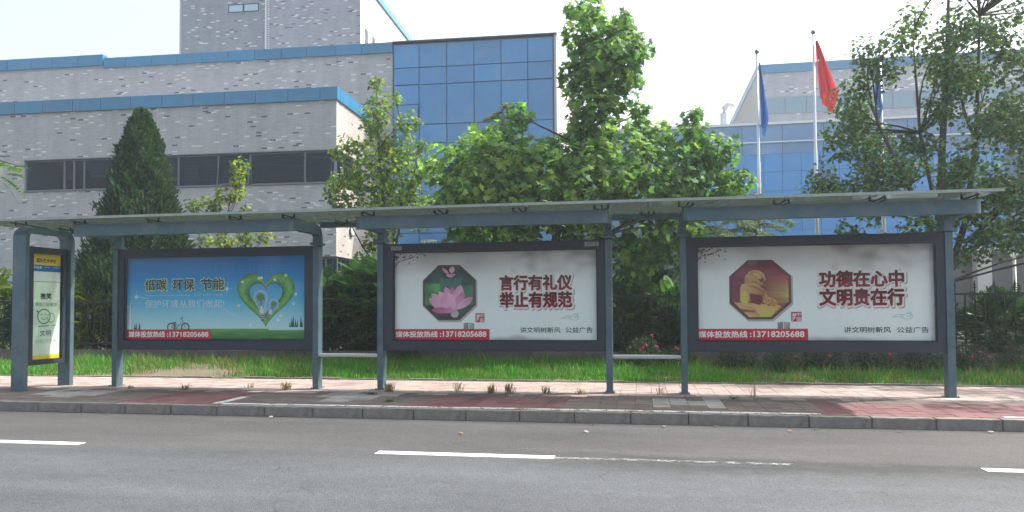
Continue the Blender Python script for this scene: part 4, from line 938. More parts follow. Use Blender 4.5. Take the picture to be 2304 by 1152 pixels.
# roof
xs_ = [-11.5, -8.05, -5.15, -2.5, .1, 2.45, 4.78]
for a, b in zip(xs_[:-1], xs_[1:]):
    mb = MB(); mb.box(a+.006, b-.006, 10.94, 12.62, 3.075, 3.087); S(mb, 'roof_glass', 'roof_glass')
mb = MB(); mb.box(-11.52, 4.80, 10.915, 10.938, 3.062, 3.10); S(mb, 'roof_edge', 'edge_alu')
mb = MB(); mb.box(-11.52, 4.80, 12.622, 12.645, 3.062, 3.10); S(mb, 'roof_edge', 'edge_alu')
# spider fittings
def spider(x, y):
    mb = MB()
    for sx in (-1, 1):
        mb.tube([(x, y, 3.0), (x+sx*.10, y-.03, 3.03)], .010, 5); mb.tube([(x+sx*.10, y-.03, 3.03), (x+sx*.10, y-.03, 3.074)], [.016, .010], 6)
        mb.tube([(x+sx*.10, y-.03, 3.02), (x+sx*.10, y-.03, 3.035)], .022, 8); mb.tube([(x+sx*.10, y-.03, 3.06), (x+sx*.10, y-.03, 3.0745)], .024, 8)
    mb.tube([(x+.02, y-.25, 3.045), (x-.02, y+.6, 3.03)], .012, 5)
    S(mb, 'spider_fitting', 'fitting_black')
for x in (-10.66, -9.5, -8.1, -6.6, -5.66, -4.3, -3.1, -1.85, -.6, .65, 2.0, 3.3, 4.5): spider(x, 11.3)
for x in (-10.6, -5.15, .1, 4.5): spider(x, 12.25)
# seat rails
for a, b in ((-5.583, -4.507), (-.488, .598)):
    mb = MB(); mb.box(a, b, 12.24, 12.40, .70, .755); o = S(mb, 'seat_rail', 'seat_metal', .012)

# ---- poster printing helpers (flat prints inside the cases)
def case(x0, x1, px0, px1, label, z0=.815, z1=2.645, pz0=.975, pz1=2.505):
    mb = MB(); y0, y1 = 12.262, 12.43
    mb.box(x0, px0, y0, y1, z0, z1); mb.box(px1, x1, y0, y1, z0, z1); mb.box(px0, px1, y0, y1, z0, pz0); mb.box(px0, px1, y0, y1, pz1, z1)
    o = S(mb, 'display_case', 'case_frame'); o['label'] = label
    mb = MB(); mb.box(px0, px1, 12.36, 12.42, pz0, pz1); mb.build('back_panel', 'case_black', o)
    mb = MB(); mb.box(px0+.004, px1-.004, 12.2795, 12.2835, pz0+.004, pz1-.004); mb.build('cover_glass', 'poster_glass', o)
    mb = MB(); t = .022
    mb.box(px0, px0+t, 12.285, 12.3, pz0, pz1); mb.box(px1-t, px1, 12.285, 12.3, pz0, pz1); mb.box(px0+t, px1-t, 12.285, 12.3, pz0, pz0+t); mb.box(px0+t, px1-t, 12.285, 12.3, pz1-t, pz1); mb.build('gasket', 'case_black', o)
    return o
class Art:
    """u right 0..1, v down 0..1 on a poster standing in the XZ plane"""
    def __init__(s, par, x0, x1, z0, z1, y=12.35):
        s.p, s.x0, s.x1, s.z0, s.z1, s.y = par, x0, x1, z0, z1, y; s.map = None
    def P(s, u, v, l):
        q = (s.x0+(s.x1-s.x0)*u, s.y-.0025*l, s.z1-(s.z1-s.z0)*v)
        return s.map(q) if s.map else q
    def fix(s, o): return o
    def grid(s, name, f, nu=150, nv=70, l=0, u0=0, u1=1, v0=0, v1=1):
        V = []; C = []
        for j in range(nv+1):
            for i in range(nu+1):
                u, v = u0+(u1-u0)*i/nu, v0+(v1-v0)*j/nv; V.append(s.P(u, v, l)); C.append(f(u, v))
        Fc = [(j*(nu+1)+i, (j+1)*(nu+1)+i, (j+1)*(nu+1)+i+1, j*(nu+1)+i+1) for j in range(nv) for i in range(nu)]
        return link(name, npmesh(name, V, Fc, 4, [M['print']], np.array(C)), s.p)
    def polys(s, name, items, l=1):
        """items: list of (points, colour or list of colours)"""
        bm = bmesh.new(); cl_ = bm.verts.layers.float_color.new('Col')
        for k, it in enumerate(items):
            pts, c = it[0], it[1]; dl = it[2] if len(it) > 2 else 0
            vs = []
            for q, (u, v) in enumerate(pts):
                vv = bm.verts.new(s.P(u, v, l+dl)); cc = c[q] if hasattr(c[0], '__len__') else c; vv[cl_] = (*cc, 1); vs.append(vv)
            try: f = bm.faces.new(vs)
            except ValueError: continue
        bmesh.ops.triangulate(bm, faces=bm.faces[:])
        me = bpy.data.meshes.new(name); bm.to_mesh(me); bm.free(); me.materials.append(M['print']); return link(name, me, s.p)
    def text(s, body, u0, u1, v0, v1, col, off=0, l=2, name='lettering', shear=0, vgrad=None):
        cu = bpy.data.curves.new('lettering', 'FONT'); cu.body = body; cu.offset = min(off, .006); cu.shear = shear; cu.resolution_u = 3
        ob = bpy.data.objects.new('lettering', cu); COL.objects.link(ob); dg = bpy.context.evaluated_depsgraph_get(); me = bpy.data.meshes.new_from_object(ob.evaluated_get(dg)); bpy.data.objects.remove(ob); bpy.data.curves.remove(cu)
        co = np.array([v.co[:] for v in me.vertices]); mn, mx = co.min(0), co.max(0)
        C = np.ones((len(co), 4), dtype=np.float32)
        for i, v in enumerate(me.vertices):
            a = (co[i, 0]-mn[0])/(mx[0]-mn[0]); b = (co[i, 1]-mn[1])/(mx[1]-mn[1]); v.co = s.P(u0+(u1-u0)*a, v1+(v0-v1)*b, l)
            c = np.array(col) if vgrad is None else np.array(col)*(1-b)+np.array(vgrad)*b; C[i, :3] = c
        at = me.color_attributes.new('Col', 'FLOAT_COLOR', 'POINT'); at.data.foreach_set('color', C.ravel())
        me.materials.clear(); me.materials.append(M['print']); me.name = name
        if off > .008:
            bm = bmesh.new(); r_ = (off-.006)*((s.z1-s.z0)*(v1-v0))*.95/(mx[1]-mn[1])
            if s.map: r_ /= 1
            k = 8
            for q in range(k):
                a = q*2*math.pi/k; n0 = len(bm.verts); bm.from_mesh(me); bm.verts.ensure_lookup_table()
                for vv in bm.verts[n0:]:
                    if s.map: vv.co += Vector((.00006*q, r_*math.cos(a)*.66, r_*math.sin(a)*1.9))
                    else: vv.co += Vector((r_*math.cos(a), -.00006*q, r_*math.sin(a)))
            bm.to_mesh(me); bm.free()
        return link(name, me, s.p)
def lin(*c): return tuple(((x/255)/12.92 if x/255 <= .04045 else ((x/255+.055)/1.055)**2.4) for x in c)
def lerp(a, b, t): t = max(0, min(1, t)); return tuple(p+(q-p)*t for p, q in zip(a, b))
from mathutils import noise as MN
def nz(u, v, s, o=0): return MN.noise(Vector((u*s, v*s*.45, o)))
def circ(u, v, r, n=20, asp=2.32, ry=None): return [(u+r*math.cos(2*math.pi*k/n), v+(ry or r)*asp*math.sin(2*math.pi*k/n)) for k in range(n)]
def tubeline(pts, w, asp=2.32):
    out_l, out_r = [], []
    for i, (u, v) in enumerate(pts):
        a = pts[max(i-1, 0)]; b = pts[min(i+1, len(pts)-1)]; dx, dy = b[0]-a[0], (b[1]-a[1])/asp; L = math.hypot(dx, dy) or 1
        out_l.append((u-dy/L*w, v+dx/L*w*asp)); out_r.append((u+dy/L*w, v-dx/L*w*asp))
    return out_l+out_r[::-1]

# ---- poster 1: blue sky, green heart
c1 = case(-9.518, -5.692, -9.40, -5.845, 'poster case with the blue sky and green heart print')
A1 = Art(c1, -9.395, -5.85, .98, 2.50)
SKY = [(0, lin(40, 122, 190)), (.35, lin(40, 146, 212)), (.6, lin(82, 186, 220)), (.85, lin(160, 216, 228)), (1, lin(190, 228, 230))]
def grad(st, t):
    for (a, ca), (b, cb) in zip(st[:-1], st[1:]):
        if t <= b: return lerp(ca, cb, (t-a)/(b-a))
    return st[-1][1]
def p1(u, v):
    hz = .885-.02*math.sin(u*3)
    if v < hz:
        c = grad(SKY, v/hz); return lerp(c, lin(235, 245, 248), max(0, nz(u, v, 6, 3))*.18*(v > .3))
    t = (v-hz)/(1-hz); c = lerp(lin(96, 150, 70), lin(30, 112, 52), t*1.4); return lerp(c, lin(120, 180, 70), max(0, nz(u*1, v*6, 9, 1))*.9)
A1.grid('poster', p1)
def heart(t, s):
    x = 16*math.sin(t)**3; y = 13*math.cos(t)-5*math.cos(2*t)-2*math.cos(3*t)-math.cos(4*t); return x*s, y*s
def heart_band():
    V, C, Fc = [], [], []; n, k = 90, 7; cu_, cv_ = .780, .50
    for i in range(n):
        t = 2*math.pi*i/n; hx, hy = heart(t, 1/17.0)
        for j in range(k):
            f = 1-.43*j/(k-1); hh = (hx*f*.166, (hy*f+(-.02 if f < 1 else 0))*.335*(1+.0*f))
            edge = abs(j/(k-1)-.42)*2; g = lerp(lin(128, 188, 96), lin(40, 104, 52), edge*.85+.15*math.sin(i*1.7+j*2.1)+rnd.uniform(-.18, .18))
            V.append(A1.P(cu_+hh[0], .475-hh[1]*.38/.335, 1)); C.append(g)
    for i in range(n):
        for j in range(k-1): a = i*k+j; b = ((i+1) % n)*k+j; Fc.append((a, a+1, b+1, b))
    link('heart_wreath', npmesh('heart_wreath', V, Fc, 4, [M['print']], np.array(C)), c1)
heart_band()
wh = lin(238, 240, 235)
A1.polys('flowers', [(circ(u, v, .0075, 10), wh) for u, v in ((.742, .27), (.652, .31), (.828, .29), (.888, .24), (.942, .46), (.93, .57), (.632, .59), (.862, .71), (.848, .76), (.756, .265))]+[(circ(u, v, .0028, 8), lin(220, 200, 70), 1) for u, v in ((.742, .27), (.888, .24), (.942, .46), (.93, .57), (.632, .59), (.862, .71))], 2)
def bulb(cu_, cv_, r, ang, nm):
    ca, sa = math.cos(ang), math.sin(ang)
    def rot(p): x, y = p; return (cu_+(x*ca-y*sa)*r, cv_+(x*sa+y*ca)*r*2.32)
    body = [(math.cos(a), math.sin(a)) for a in np.linspace(math.pi*.80, math.pi*2.2, 20)]; body = [(x, y) for x, y in body]+[(.42, 1.5), (.38, 2.1), (-.38, 2.1), (-.42, 1.5)]
    items = [([rot(p) for p in body], lin(176, 206, 214)), ([rot(p) for p in [(.8*x, .8*y) for x, y in body[:20]]+[(.28, 1.5), (-.28, 1.5)]], lin(120, 170, 196), .4)]
    items += [([rot((.55*math.cos(a)+.06*math.sin(5*a), -.05+.5*math.sin(a))) for a in np.linspace(0, 6.1, 16)], lin(92, 138, 66), .8), ([rot(p) for p in ((-.05, .3), (.05, .3), (.05, 1.1), (-.05, 1.1))], lin(70, 66, 50), .8)]
    items += [([rot(p) for p in ((-.14, 1.1), (.14, 1.1), (.2, 2.1), (-.2, 2.1))], lin(225, 230, 228), 1.0), ([rot(p) for p in ((-.38, 2.1), (.38, 2.1), (.32, 2.9), (-.32, 2.9))], lin(170, 165, 165), 1.2), ([rot(p) for p in ((-.36, 2.35), (.36, 2.35), (.36, 2.45), (-.36, 2.45))], lin(95, 90, 95), 1.6), ([rot(p) for p in ((-.34, 2.6), (.34, 2.6), (.34, 2.7), (-.34, 2.7))], lin(95, 90, 95), 1.6), ([rot(p) for p in ((-.2, 2.9), (.2, 2.9), (.12, 3.1), (-.12, 3.1))], lin(45, 45, 48), 1.6)]
    A1.polys(nm, items, 2)
bulb(.752, .50, .038, -.10, 'light_bulb'); bulb(.824, .575, .026, .42, 'light_bulb')
gold = lin(222, 226, 150)
for body, a, b in (('低碳', .103, .228), ('环保', .262, .385), ('节能', .424, .552)):
    A1.text(body, a-.004, b+.004, .256, .410, gold, .036, 2); A1.text(body, a, b, .265, .400, lin(20, 58, 66), .018, 3)
A1.text('Green environmental protection', .105, .362, .448, .475, lin(190, 220, 235), .006, 2); A1.text('Low-carbon energy', .385, .545, .448, .475, lin(190, 220, 235), .006, 2)
A1.text('保护环境从我们做起!', .103, .552, .515, .612, lin(206, 226, 234), .006, 2)
A1.polys('phone_strip', [([(0, .872), (.478, .872), (.478, 1), (0, 1)], lin(204, 26, 52))], 2)
A1.text('媒体投放热线', .012, .220, .893, .965, lin(245, 238, 236), .028, 3); A1.text(':13718205688', .233, .465, .900, .958, lin(245, 238, 236), .026, 3)
# turbine, bicycle, firs, glints
A1.polys('wind_turbine', [([(.017, .60), (.021, .60), (.024, .87), (.014, .87)], wh), ([(.019, .60), (.023, .585), (.030, .36), (.026, .48)], wh, .5), ([(.019, .60), (.003, .61), (.0, .595)], wh, .5), ([(.030, .62), (.033, .62), (.034, .87), (.029, .87)], lin(190, 215, 222))], 2)
def ring(u, v, r, w, n=26): return [([(u+r*math.cos(2*math.pi*k/n), v+r*2.32*math.sin(2*math.pi*k/n)), (u+r*math.cos(2*math.pi*(k+1)/n), v+r*2.32*math.sin(2*math.pi*(k+1)/n)), (u+(r-w)*math.cos(2*math.pi*(k+1)/n), v+(r-w)*2.32*math.sin(2*math.pi*(k+1)/n)), (u+(r-w)*math.cos(2*math.pi*k/n), v+(r-w)*2.32*math.sin(2*math.pi*k/n))]) for k in range(n)]
red_ = lin(170, 52, 62); dk = lin(40, 60, 62); teal = lin(70, 130, 120)
bike = [(q, dk) for q in ring(.255, .845, .024, .004)]+[(q, red_, .4) for q in ring(.255, .845, .020, .003)]+[(q, dk) for q in ring(.335, .845, .024, .004)]+[(q, red_, .4) for q in ring(.335, .845, .020, .003)]
for a in ([(.255, .845), (.285, .86), (.312, .79)], [(.285, .86), (.275, .79)], [(.275, .80), (.30, .83), (.315, .78)], [(.335, .845), (.313, .74), (.318, .72)], [(.255, .845), (.276, .80)], [(.300, .745), (.312, .738), (.320, .745), (.318, .718)]): bike.append((tubeline(a, .0016), teal, .8))
bike.append(([(.266, .783), (.284, .783), (.282, .797), (.270, .797)], dk, 1.0)); A1.polys('bicycle', bike, 1.4)
A1.polys('fir_trees', [([(u, .873), (u+.006*s_, .80-.02*s_), (u+.012*s_, .873)], lin(46, 92, 78)) for u, s_ in ((.040, .8), (.048, 1), (.066, .9), (.072, .6))]+[([(u, .845), (u+.007*s_, .845-.13*s_), (u+.014*s_, .845)], lin(44, 92, 84)) for u, s_ in ((.912, .9), (.92, 1.1), (.935, .8), (.945, .7), (.962, 1.0), (.972, .6), (.905, .5))], 1)
for u, v in ((.568, .39), (.053, .478)):
    A1.polys('star_glint', [(circ(u, v, .009, 12), lin(225, 240, 248)), (tubeline([(u-.03, v), (u+.03, v)], .0009), lin(190, 220, 240), .5), (tubeline([(u-.004, v+.08), (u+.004, v-.08)], .0009), lin(190, 220, 240), .5)], 2)
A1.polys('light_trail', [(tubeline([(.55, .62), (.585, .68), (.64, .74), (.69, .80)], .0018), lin(190, 218, 230)), (tubeline([(.06, .478), (.125, .50)], .0018), lin(190, 218, 230)), ([(.69, .80), (.70, .80), (.698, .84), (.692, .84)], wh)], 1)
A1.polys('faint_writing', [(tubeline([(u, v), (u, v+.10)], .0007), lin(90, 150, 205)) for u in (.50, .55, .60, .63, .69, .715, .78, .81, .865, .90) for v in (.10,)]+[(tubeline([(u, v), (u+.05, v)], .0007), lin(90, 150, 205), .2) for u in (.62, .76, .87) for v in (.12, .16, .20)], 1)

# ---- posters 2 and 3
PB = [(0, lin(200, 196, 192)), (.14, lin(212, 210, 206)), (.28, lin(232, 236, 232)), (.6, lin(236, 244, 240)), (1, lin(228, 240, 236))]  # grey top to mint: print tones with the glass reflection band painted in
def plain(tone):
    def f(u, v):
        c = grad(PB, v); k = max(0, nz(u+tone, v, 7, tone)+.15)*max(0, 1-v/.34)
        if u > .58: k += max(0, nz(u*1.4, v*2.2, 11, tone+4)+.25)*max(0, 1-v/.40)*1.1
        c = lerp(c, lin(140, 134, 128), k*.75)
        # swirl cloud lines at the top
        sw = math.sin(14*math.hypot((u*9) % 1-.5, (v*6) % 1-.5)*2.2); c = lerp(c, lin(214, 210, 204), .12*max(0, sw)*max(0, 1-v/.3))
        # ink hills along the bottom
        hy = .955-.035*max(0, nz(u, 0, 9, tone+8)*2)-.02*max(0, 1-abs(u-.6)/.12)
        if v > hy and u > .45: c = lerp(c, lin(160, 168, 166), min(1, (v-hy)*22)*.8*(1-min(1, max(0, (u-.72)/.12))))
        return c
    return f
def branch_print(A, seed):
    r4 = random.Random(seed); it = [(tubeline([(0, .16), (.02, .10), (.05, .085), (.10, .05)], .0018), lin(88, 66, 58))]
    for _ in range(46):
        u, v = abs(r4.gauss(.05, .045)), abs(r4.gauss(.04, .04))+.012; s = r4.uniform(.003, .008); a = r4.random()*6.28
        it.append(([(u+s*math.cos(a), v+s*2.3*math.sin(a)), (u+s*.5*math.cos(a+1.6), v+s*1.15*math.sin(a+1.6)), (u-s*math.cos(a), v-s*2.3*math.sin(a)), (u+s*.5*math.cos(a-1.6), v+s*1.15*math.sin(a-1.6))], lin(*r4.choice(((120, 78, 70), (92, 70, 64), (150, 100, 92)))), r4.uniform(0, .6)))
    A.polys('printed_branch', it, 1)
def common(A, l1, l2, tone, octc):
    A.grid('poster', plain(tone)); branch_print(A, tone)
    for body, v0, v1 in ((l1, .278, .440), (l2, .462, .632)):
        u0, u1 = (.530, .878)
        A.text(body, u0-.006, u1+.010, v0-.012, v1+.024, lin(150, 146, 140), .070, 1); A.text(body, u0-.006, u1+.006, v0-.014, v1+.014, lin(236, 226, 218), .075, 1.6)
        A.text(body, u0, u1, v0, v1, lin(144, 12, 28), .044, 2.4, vgrad=lin(70, 8, 14))
    A.text('讲文明树新风', .628, .822, .850, .912, lin(40, 46, 42), .006, 2); A.text('公益广告', .846, .975, .850, .912, lin(40, 46, 42), .006, 2)
    A.polys('phone_strip', [([(0, .870), (.478, .870), (.478, 1), (0, 1)], lin(204, 26, 52))], 2)
    A.text('媒体投放热线', .004, .218, .893, .962, lin(245, 238, 236), .028, 3); A.text(':13718205688', .230, .462, .895, .956, lin(245, 238, 236), .026, 3)
    A.polys('red_seal', [([(.408, .695), (.452, .695), (.452, .795), (.408, .795)], lin(178, 30, 44))], 1)
    A.text('中', .431, .448, .702, .742, wh, .01, 2); A.text('国', .431, .448, .750, .790, wh, .01, 2); A.text('梦', .410, .430, .705, .788, wh, .01, 2, shear=.3)
    A.polys('stone_piers', [([(.349, .805), (.373, .797), (.373, .87), (.349, .87)], [lin(140, 144, 138), lin(120, 124, 120), lin(110, 115, 112), lin(130, 134, 130)]), ([(.376, .797), (.402, .805), (.402, .87), (.376, .87)], [lin(176, 182, 176), lin(150, 156, 150), lin(132, 138, 134), lin(160, 166, 162)])], 1)
    tl = lin(128, 168, 172)
    cloud = [[(.83, .755), (.85, .725), (.875, .73), (.89, .715), (.905, .725), (.90, .745), (.888, .745), (.889, .732)], [(.83, .755), (.86, .748), (.875, .77), (.90, .775), (.91, .755), (.903, .742)], [(.862, .732), (.868, .745), (.878, .742)], [(.89, .716), (.893, .70), (.905, .705), (.903, .722), (.915, .74)]]
    A.polys('cloud_scroll', [(tubeline([p, q], .0009), tl, .03*(i+7*j)) for j, c in enumerate(cloud) for i, (p, q) in enumerate(zip(c[:-1], c[1:]))], 1)
    # octagon picture frame
    oc = [(.224, .150), (.330, .150), (.410, .322), (.410, .600), (.328, .772), (.222, .772), (.143, .600), (.143, .322)]; cx_, cy_ = .2765, .461
    sc = lambda k: [(cx_+(u-cx_)*k, cy_+(v-cy_)*k) for u, v in oc]
    A.polys('frame_shadow', [([(u+.004, v+.012) for u, v in sc(1.03)], lin(176, 178, 172))], .6)
    A.polys('octagon_frame', [(sc(1.0), lin(70, 34, 30)), (sc(.965), lin(128, 84, 62), .4), (sc(.945), lin(60, 30, 26), .8)], 1)
    inn = sc(.92); return inn, sc
def octgrid(A, name, f, sc, l=2.2):
    """print clipped to the octagon: concentric rings of the octagon outline"""
    V, C, Fc = [], [], []; K, per = 26, 12
    oc = sc(.92); n = 8*per
    for k in range(K+1):
        t = k/K
        for e in range(8):
            a, b = oc[e], oc[(e+1) % 8]
            for q in range(per):
                u = a[0]+(b[0]-a[0])*q/per; v = a[1]+(b[1]-a[1])*q/per; u = .2765+(u-.2765)*t; v = .461+(v-.461)*t
                V.append(A.P(u, v, l)); C.append(f(u, v))
    for k in range(K):
        for q in range(n): Fc.append((k*n+q, k*n+(q+1) % n, (k+1)*n+(q+1) % n, (k+1)*n+q))
    return link(name, npmesh(name, V, Fc, 4, [M['print']], np.array(C)), A.p)
c2 = case(-4.398, -.597, -4.225, -.725, 'poster case with the pink lotus print'); A2 = Art(c2, -4.22, -.73, .98, 2.50)
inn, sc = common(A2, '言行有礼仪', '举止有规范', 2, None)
def lotusbg(u, v):
    a = nz(u, v, 16, 5); c = lerp(lin(48, 92, 72), lin(30, 60, 48), .5+a)
    if u < .235 and .36 < v < .60: c = lerp(lin(96, 168, 84), lin(60, 120, 66), .5+a*1.4)
    if .23 < u < .34 and .30 < v < .46: c = lerp(lin(74, 124, 104), lin(50, 100, 78), .5+a)
    if u > .345 and .38 < v < .6: c = lerp(lin(76, 142, 92), lin(52, 104, 72), .5+a)
    if v > .70: c = lerp(lin(70, 76, 66), lin(40, 48, 42), .5+a)
    return c
octgrid(A2, 'lotus_picture', lotusbg, sc)
def zz(x, y): return (.143+(x-125)/890*.267, .150+(y-105)/915*.622)
pk_, pk2, pk3 = lin(222, 160, 192), lin(200, 120, 160), lin(236, 190, 212)
def petal(base, tip, w, c0, c1_, dl):
    (bx0, by0), (tx, ty) = base, tip; dx, dy = tx-bx0, ty-by0; L = math.hypot(dx, dy); nx, ny = -dy/L*w, dx/L*w; pts, cs = [], []
    for t in np.linspace(0, 1, 9): k = math.sin(math.pi*min(1, t*.9+.05))**.8 if t < 1 else 0; pts.append(zz(bx0+dx*t+nx*k, by0+dy*t+ny*k)); cs.append(lerp(c0, c1_, t))
    for t in np.linspace(.9, .1, 8): k = math.sin(math.pi*min(1, t*.9+.05))**.8; pts.append(zz(bx0+dx*t-nx*k, by0+dy*t-ny*k)); cs.append(lerp(c0, lerp(c1_, pk2, .4), t))
    return (pts, cs, dl)
A2.polys('lotus_flower', [petal((620, 860), (270, 580), 80, pk3, pk_, 0), petal((620, 860), (400, 540), 80, pk_, pk3, .3), petal((640, 870), (510, 465), 80, pk3, pk_, .5), petal((650, 870), (620, 470), 60, pk_, pk2, .6), petal((660, 860), (770, 435), 95, pk3, pk_, .8), petal((660, 860), (820, 545), 70, pk_, pk2, 1.0),
      petal((700, 830), (970, 640), 60, pk3, pk2, 1.2), petal((560, 840), (232, 660), 85, pk3, pk_, 1.2), petal((600, 880), (470, 620), 110, pk3, pk_, 1.5), petal((600, 860), (270, 850), 50, pk2, lin(190, 80, 130), 1.7), petal((640, 870), (560, 560), 80, lin(228, 172, 200), pk3, 1.9), petal((480, 880), (640, 830), 48, pk2, pk_, 2.1),
      petal((690, 975), (640, 850), 70, lin(196, 190, 186), lin(170, 160, 160), 2.3), petal((560, 250), (450, 150), 30, pk_, pk2, .1), petal((600, 240), (640, 130), 45, pk3, pk_, .3), petal((640, 300), (520, 265), 30, pk2, pk_, .5), petal((560, 290), (680, 262), 26, pk_, pk2, .6)], 3)
c3 = case(.702, 4.528, .86, 4.405, 'poster case with the golden stone lion print'); A3 = Art(c3, .865, 4.40, .98, 2.50)
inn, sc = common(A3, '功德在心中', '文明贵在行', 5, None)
def lionbg(u, v):
    c = lerp(lin(112, 40, 56), lin(140, 62, 78), .5+nz(u, v*4, 12, 2)); s = max(0, min(1, (u-.28)/.12)); b = math.exp(-((v-.50)/.11)**2)
    c = lerp(c, lin(214, 196, 110), s*b*(.75+.5*nz(u*.4, v*16, 9, 6))); c = lerp(c, lin(196, 84, 74), .6*s*math.exp(-((v-.35)/.06)**2)); return c
octgrid(A3, 'lion_picture', lionbg, sc)
def zl(x, y): return (.143+(x-85)/833*.267, .150+(y-85)/795*.622)
g1, g2, g3, g4 = lin(212, 172, 112), lin(176, 122, 72), lin(150, 84, 58), lin(198, 196, 78)
lion = [([zl(*p) for p in ((145, 650), (760, 690), (790, 720), (640, 850), (345, 850))], [g1, g1, g2, g2, g1]), ([zl(*p) for p in ((400, 670), (760, 700), (640, 845), (500, 845))], [g1, g1, g4, g4], .4), ([zl(*p) for p in ((210, 730), (430, 765), (440, 790), (270, 780))], g3, .6),
        ([zl(*p) for p in ((225, 450), (260, 405), (340, 400), (560, 500), (600, 560), (590, 620), (540, 650), (500, 690), (380, 660), (340, 660), (225, 640), (235, 540))], [g2, g1, g1, g2, g1, g1, g2, g3, g3, g2, g1, g1], .5), ([zl(*p) for p in ((360, 530), (530, 560), (530, 650), (480, 680), (370, 650))], lin(118, 50, 58), .9),
        ([zl(*p) for p in ((250, 540), (290, 495), (340, 530), (355, 600), (320, 670), (250, 670), (235, 600))], [g4, g4, g1, g1, g4, g4, g1], 1.1), ([zl(*p) for p in ((290, 400), (300, 310), (350, 240), (430, 220), (510, 235), (560, 280), (580, 340), (570, 370), (540, 375), (545, 410), (500, 440), (440, 430))], [g2, g1, g1, g1, g1, g1, g1, g2, g3, g2, g2, g2], 1.2),
        ([zl(*p) for p in ((300, 395), (440, 400), (560, 480), (590, 520), (560, 520), (430, 460), (320, 430))], [g1, g1, g2, g1, g3, g3, g2], 1.5), ([zl(*p) for p in ((470, 330), (530, 325), (560, 350), (520, 385), (480, 370))], lin(120, 60, 50), 1.6), ([zl(*p) for p in ((560, 600), (620, 580), (700, 610), (745, 660), (700, 700), (600, 700), (540, 650))], [g1, g1, g1, g2, g2, g2, g1], 1.2)]
r5 = random.Random(5)
for _ in range(40):
    a, q = r5.random()*6.28, r5.random()**.5; x, y = 420+120*q*math.cos(a), 315+75*q*math.sin(a); s = r5.uniform(9, 16)
    lion.append(([zl(x+s*math.cos(t), y+s*math.sin(t)) for t in np.linspace(0, 5.6, 8)], lerp(g1, lin(128, 78, 50), r5.random()*.8), 1.8+r5.random()*.3))
for _ in range(14):
    x, y = r5.uniform(570, 720), r5.uniform(600, 690); s = r5.uniform(10, 20); lion.append(([zl(x+s*math.cos(t), y+s*math.sin(t)) for t in np.linspace(0, 5.6, 8)], lerp(g1, g3, r5.random()), 1.8+r5.random()*.3))
A3.polys('stone_lion', lion, 3)
# name plates on the lotus case
for x0, x1, z0, z1 in ((-4.26, -4.07, 2.535, 2.60), (-.93, -.70, 2.54, 2.61)):
    mb = MB(); mb.box(x0, x1, 12.254, 12.2605, z0, z1); o = mb.build('name_plate', 'plate', c2)
AP = Art(c2, -.93, -.70, 2.54, 2.61, 12.2535)
AP.text('阳光广告', .18, .86, .18, .62, (.03, .03, .03), .02, 0); AP.polys('plate_line', [([(.12, .75), (.9, .75), (.9, .82), (.12, .82)], (.08, .09, .09))], 0)
AP = Art(c2, -4.26, -4.07, 2.535, 2.60, 12.2535); AP.polys('plate_line', [([(.08, v), (.92, v), (.92, v+.1), (.08, v+.1)], (.14, .16, .16)) for v in (.2, .45, .7)], 0)

# ---- stop sign case on the end frame, facing +X
mb = MB(); x0, x1 = -10.71, -10.60; ya, yb, za, zb = 11.33, 12.28, .57, 2.67; pa, pb, pc, pd = 11.50, 12.19, .66, 2.56
mb.box(x0, x1, ya, pa, za, zb); mb.box(x0, x1, pb, yb, za, zb); mb.box(x0, x1, pa, pb, za, pc); mb.box(x0, x1, pa, pb, pd, zb)
c4 = S(mb, 'display_case', 'case_frame'); c4['label'] = 'narrow upright sign case with the stop name on yellow'
mb = MB(); mb.box(-10.69, -10.66, pa, pb, pc, pd); mb.build('back_panel', 'case_black', c4)
mb = MB(); mb.box(-10.612, -10.608, pa+.003, pb-.003, pc+.003, pd-.003); mb.build('cover_glass', 'poster_glass', c4)
A4 = Art(c4, 0, 1, 0, 1, 0)
A4.map = lambda q: (-10.655-q[1]*.6, 11.515+q[0]*.66, pc+.005+q[2]*(pd-pc-.01))
def signbg(u, v):
    if v < .107: return lin(214, 186, 62)
    if v < .168: return lin(28, 98, 160)
    if v < .262: return lin(206, 216, 214)
    if v > .962: return lin(224, 190, 40)
    return lerp(lin(206, 222, 208), lin(188, 212, 192), .5+nz(u, v*3, 4, 2))
A4.grid('poster', signbg, 30, 260)
A4.text('国际艺术学校', .15, .83, .043, .083, lin(58, 24, 16), .03, 2); A4.text('开往东', .02, .34, .118, .142, lin(214, 230, 236), .02, 2)
A4.polys('printed_lines', [([(.40, .122), (.60, .122), (.60, .128), (.40, .128)], lin(120, 170, 205)), ([(.72, .122), (.95, .122), (.95, .128), (.72, .128)], lin(120, 170, 205)), ([(0, .262), (1, .262), (1, .266), (0, .266)], lin(70, 90, 80))], 1)
A4.text('微笑', .30, .68, .372, .432, lin(16, 44, 28), .03, 2); A4.text('是我们的语言', .12, .88, .462, .500, lin(112, 142, 120), .004, 2)
A4.text('文明', .30, .68, .728, .782, lin(78, 104, 112), .02, 2); A4.text('是我们的形象', .12, .88, .812, .850, lin(160, 186, 166), .004, 2)
gc = lin(92, 150, 96)
def ell(cu_, cv_, ru, rv, w, n=28, a0=0, a1=6.2832):
    it = []
    for k in range(n):
        t0, t1 = a0+(a1-a0)*k/n, a0+(a1-a0)*(k+1)/n
        it.append(([(cu_+ru*math.cos(t0), cv_+rv*math.sin(t0)), (cu_+ru*math.cos(t1), cv_+rv*math.sin(t1)), (cu_+(ru-w)*math.cos(t1), cv_+(rv-w*.36)*math.sin(t1)), (cu_+(ru-w)*math.cos(t0), cv_+(rv-w*.36)*math.sin(t0))], gc))
    return it
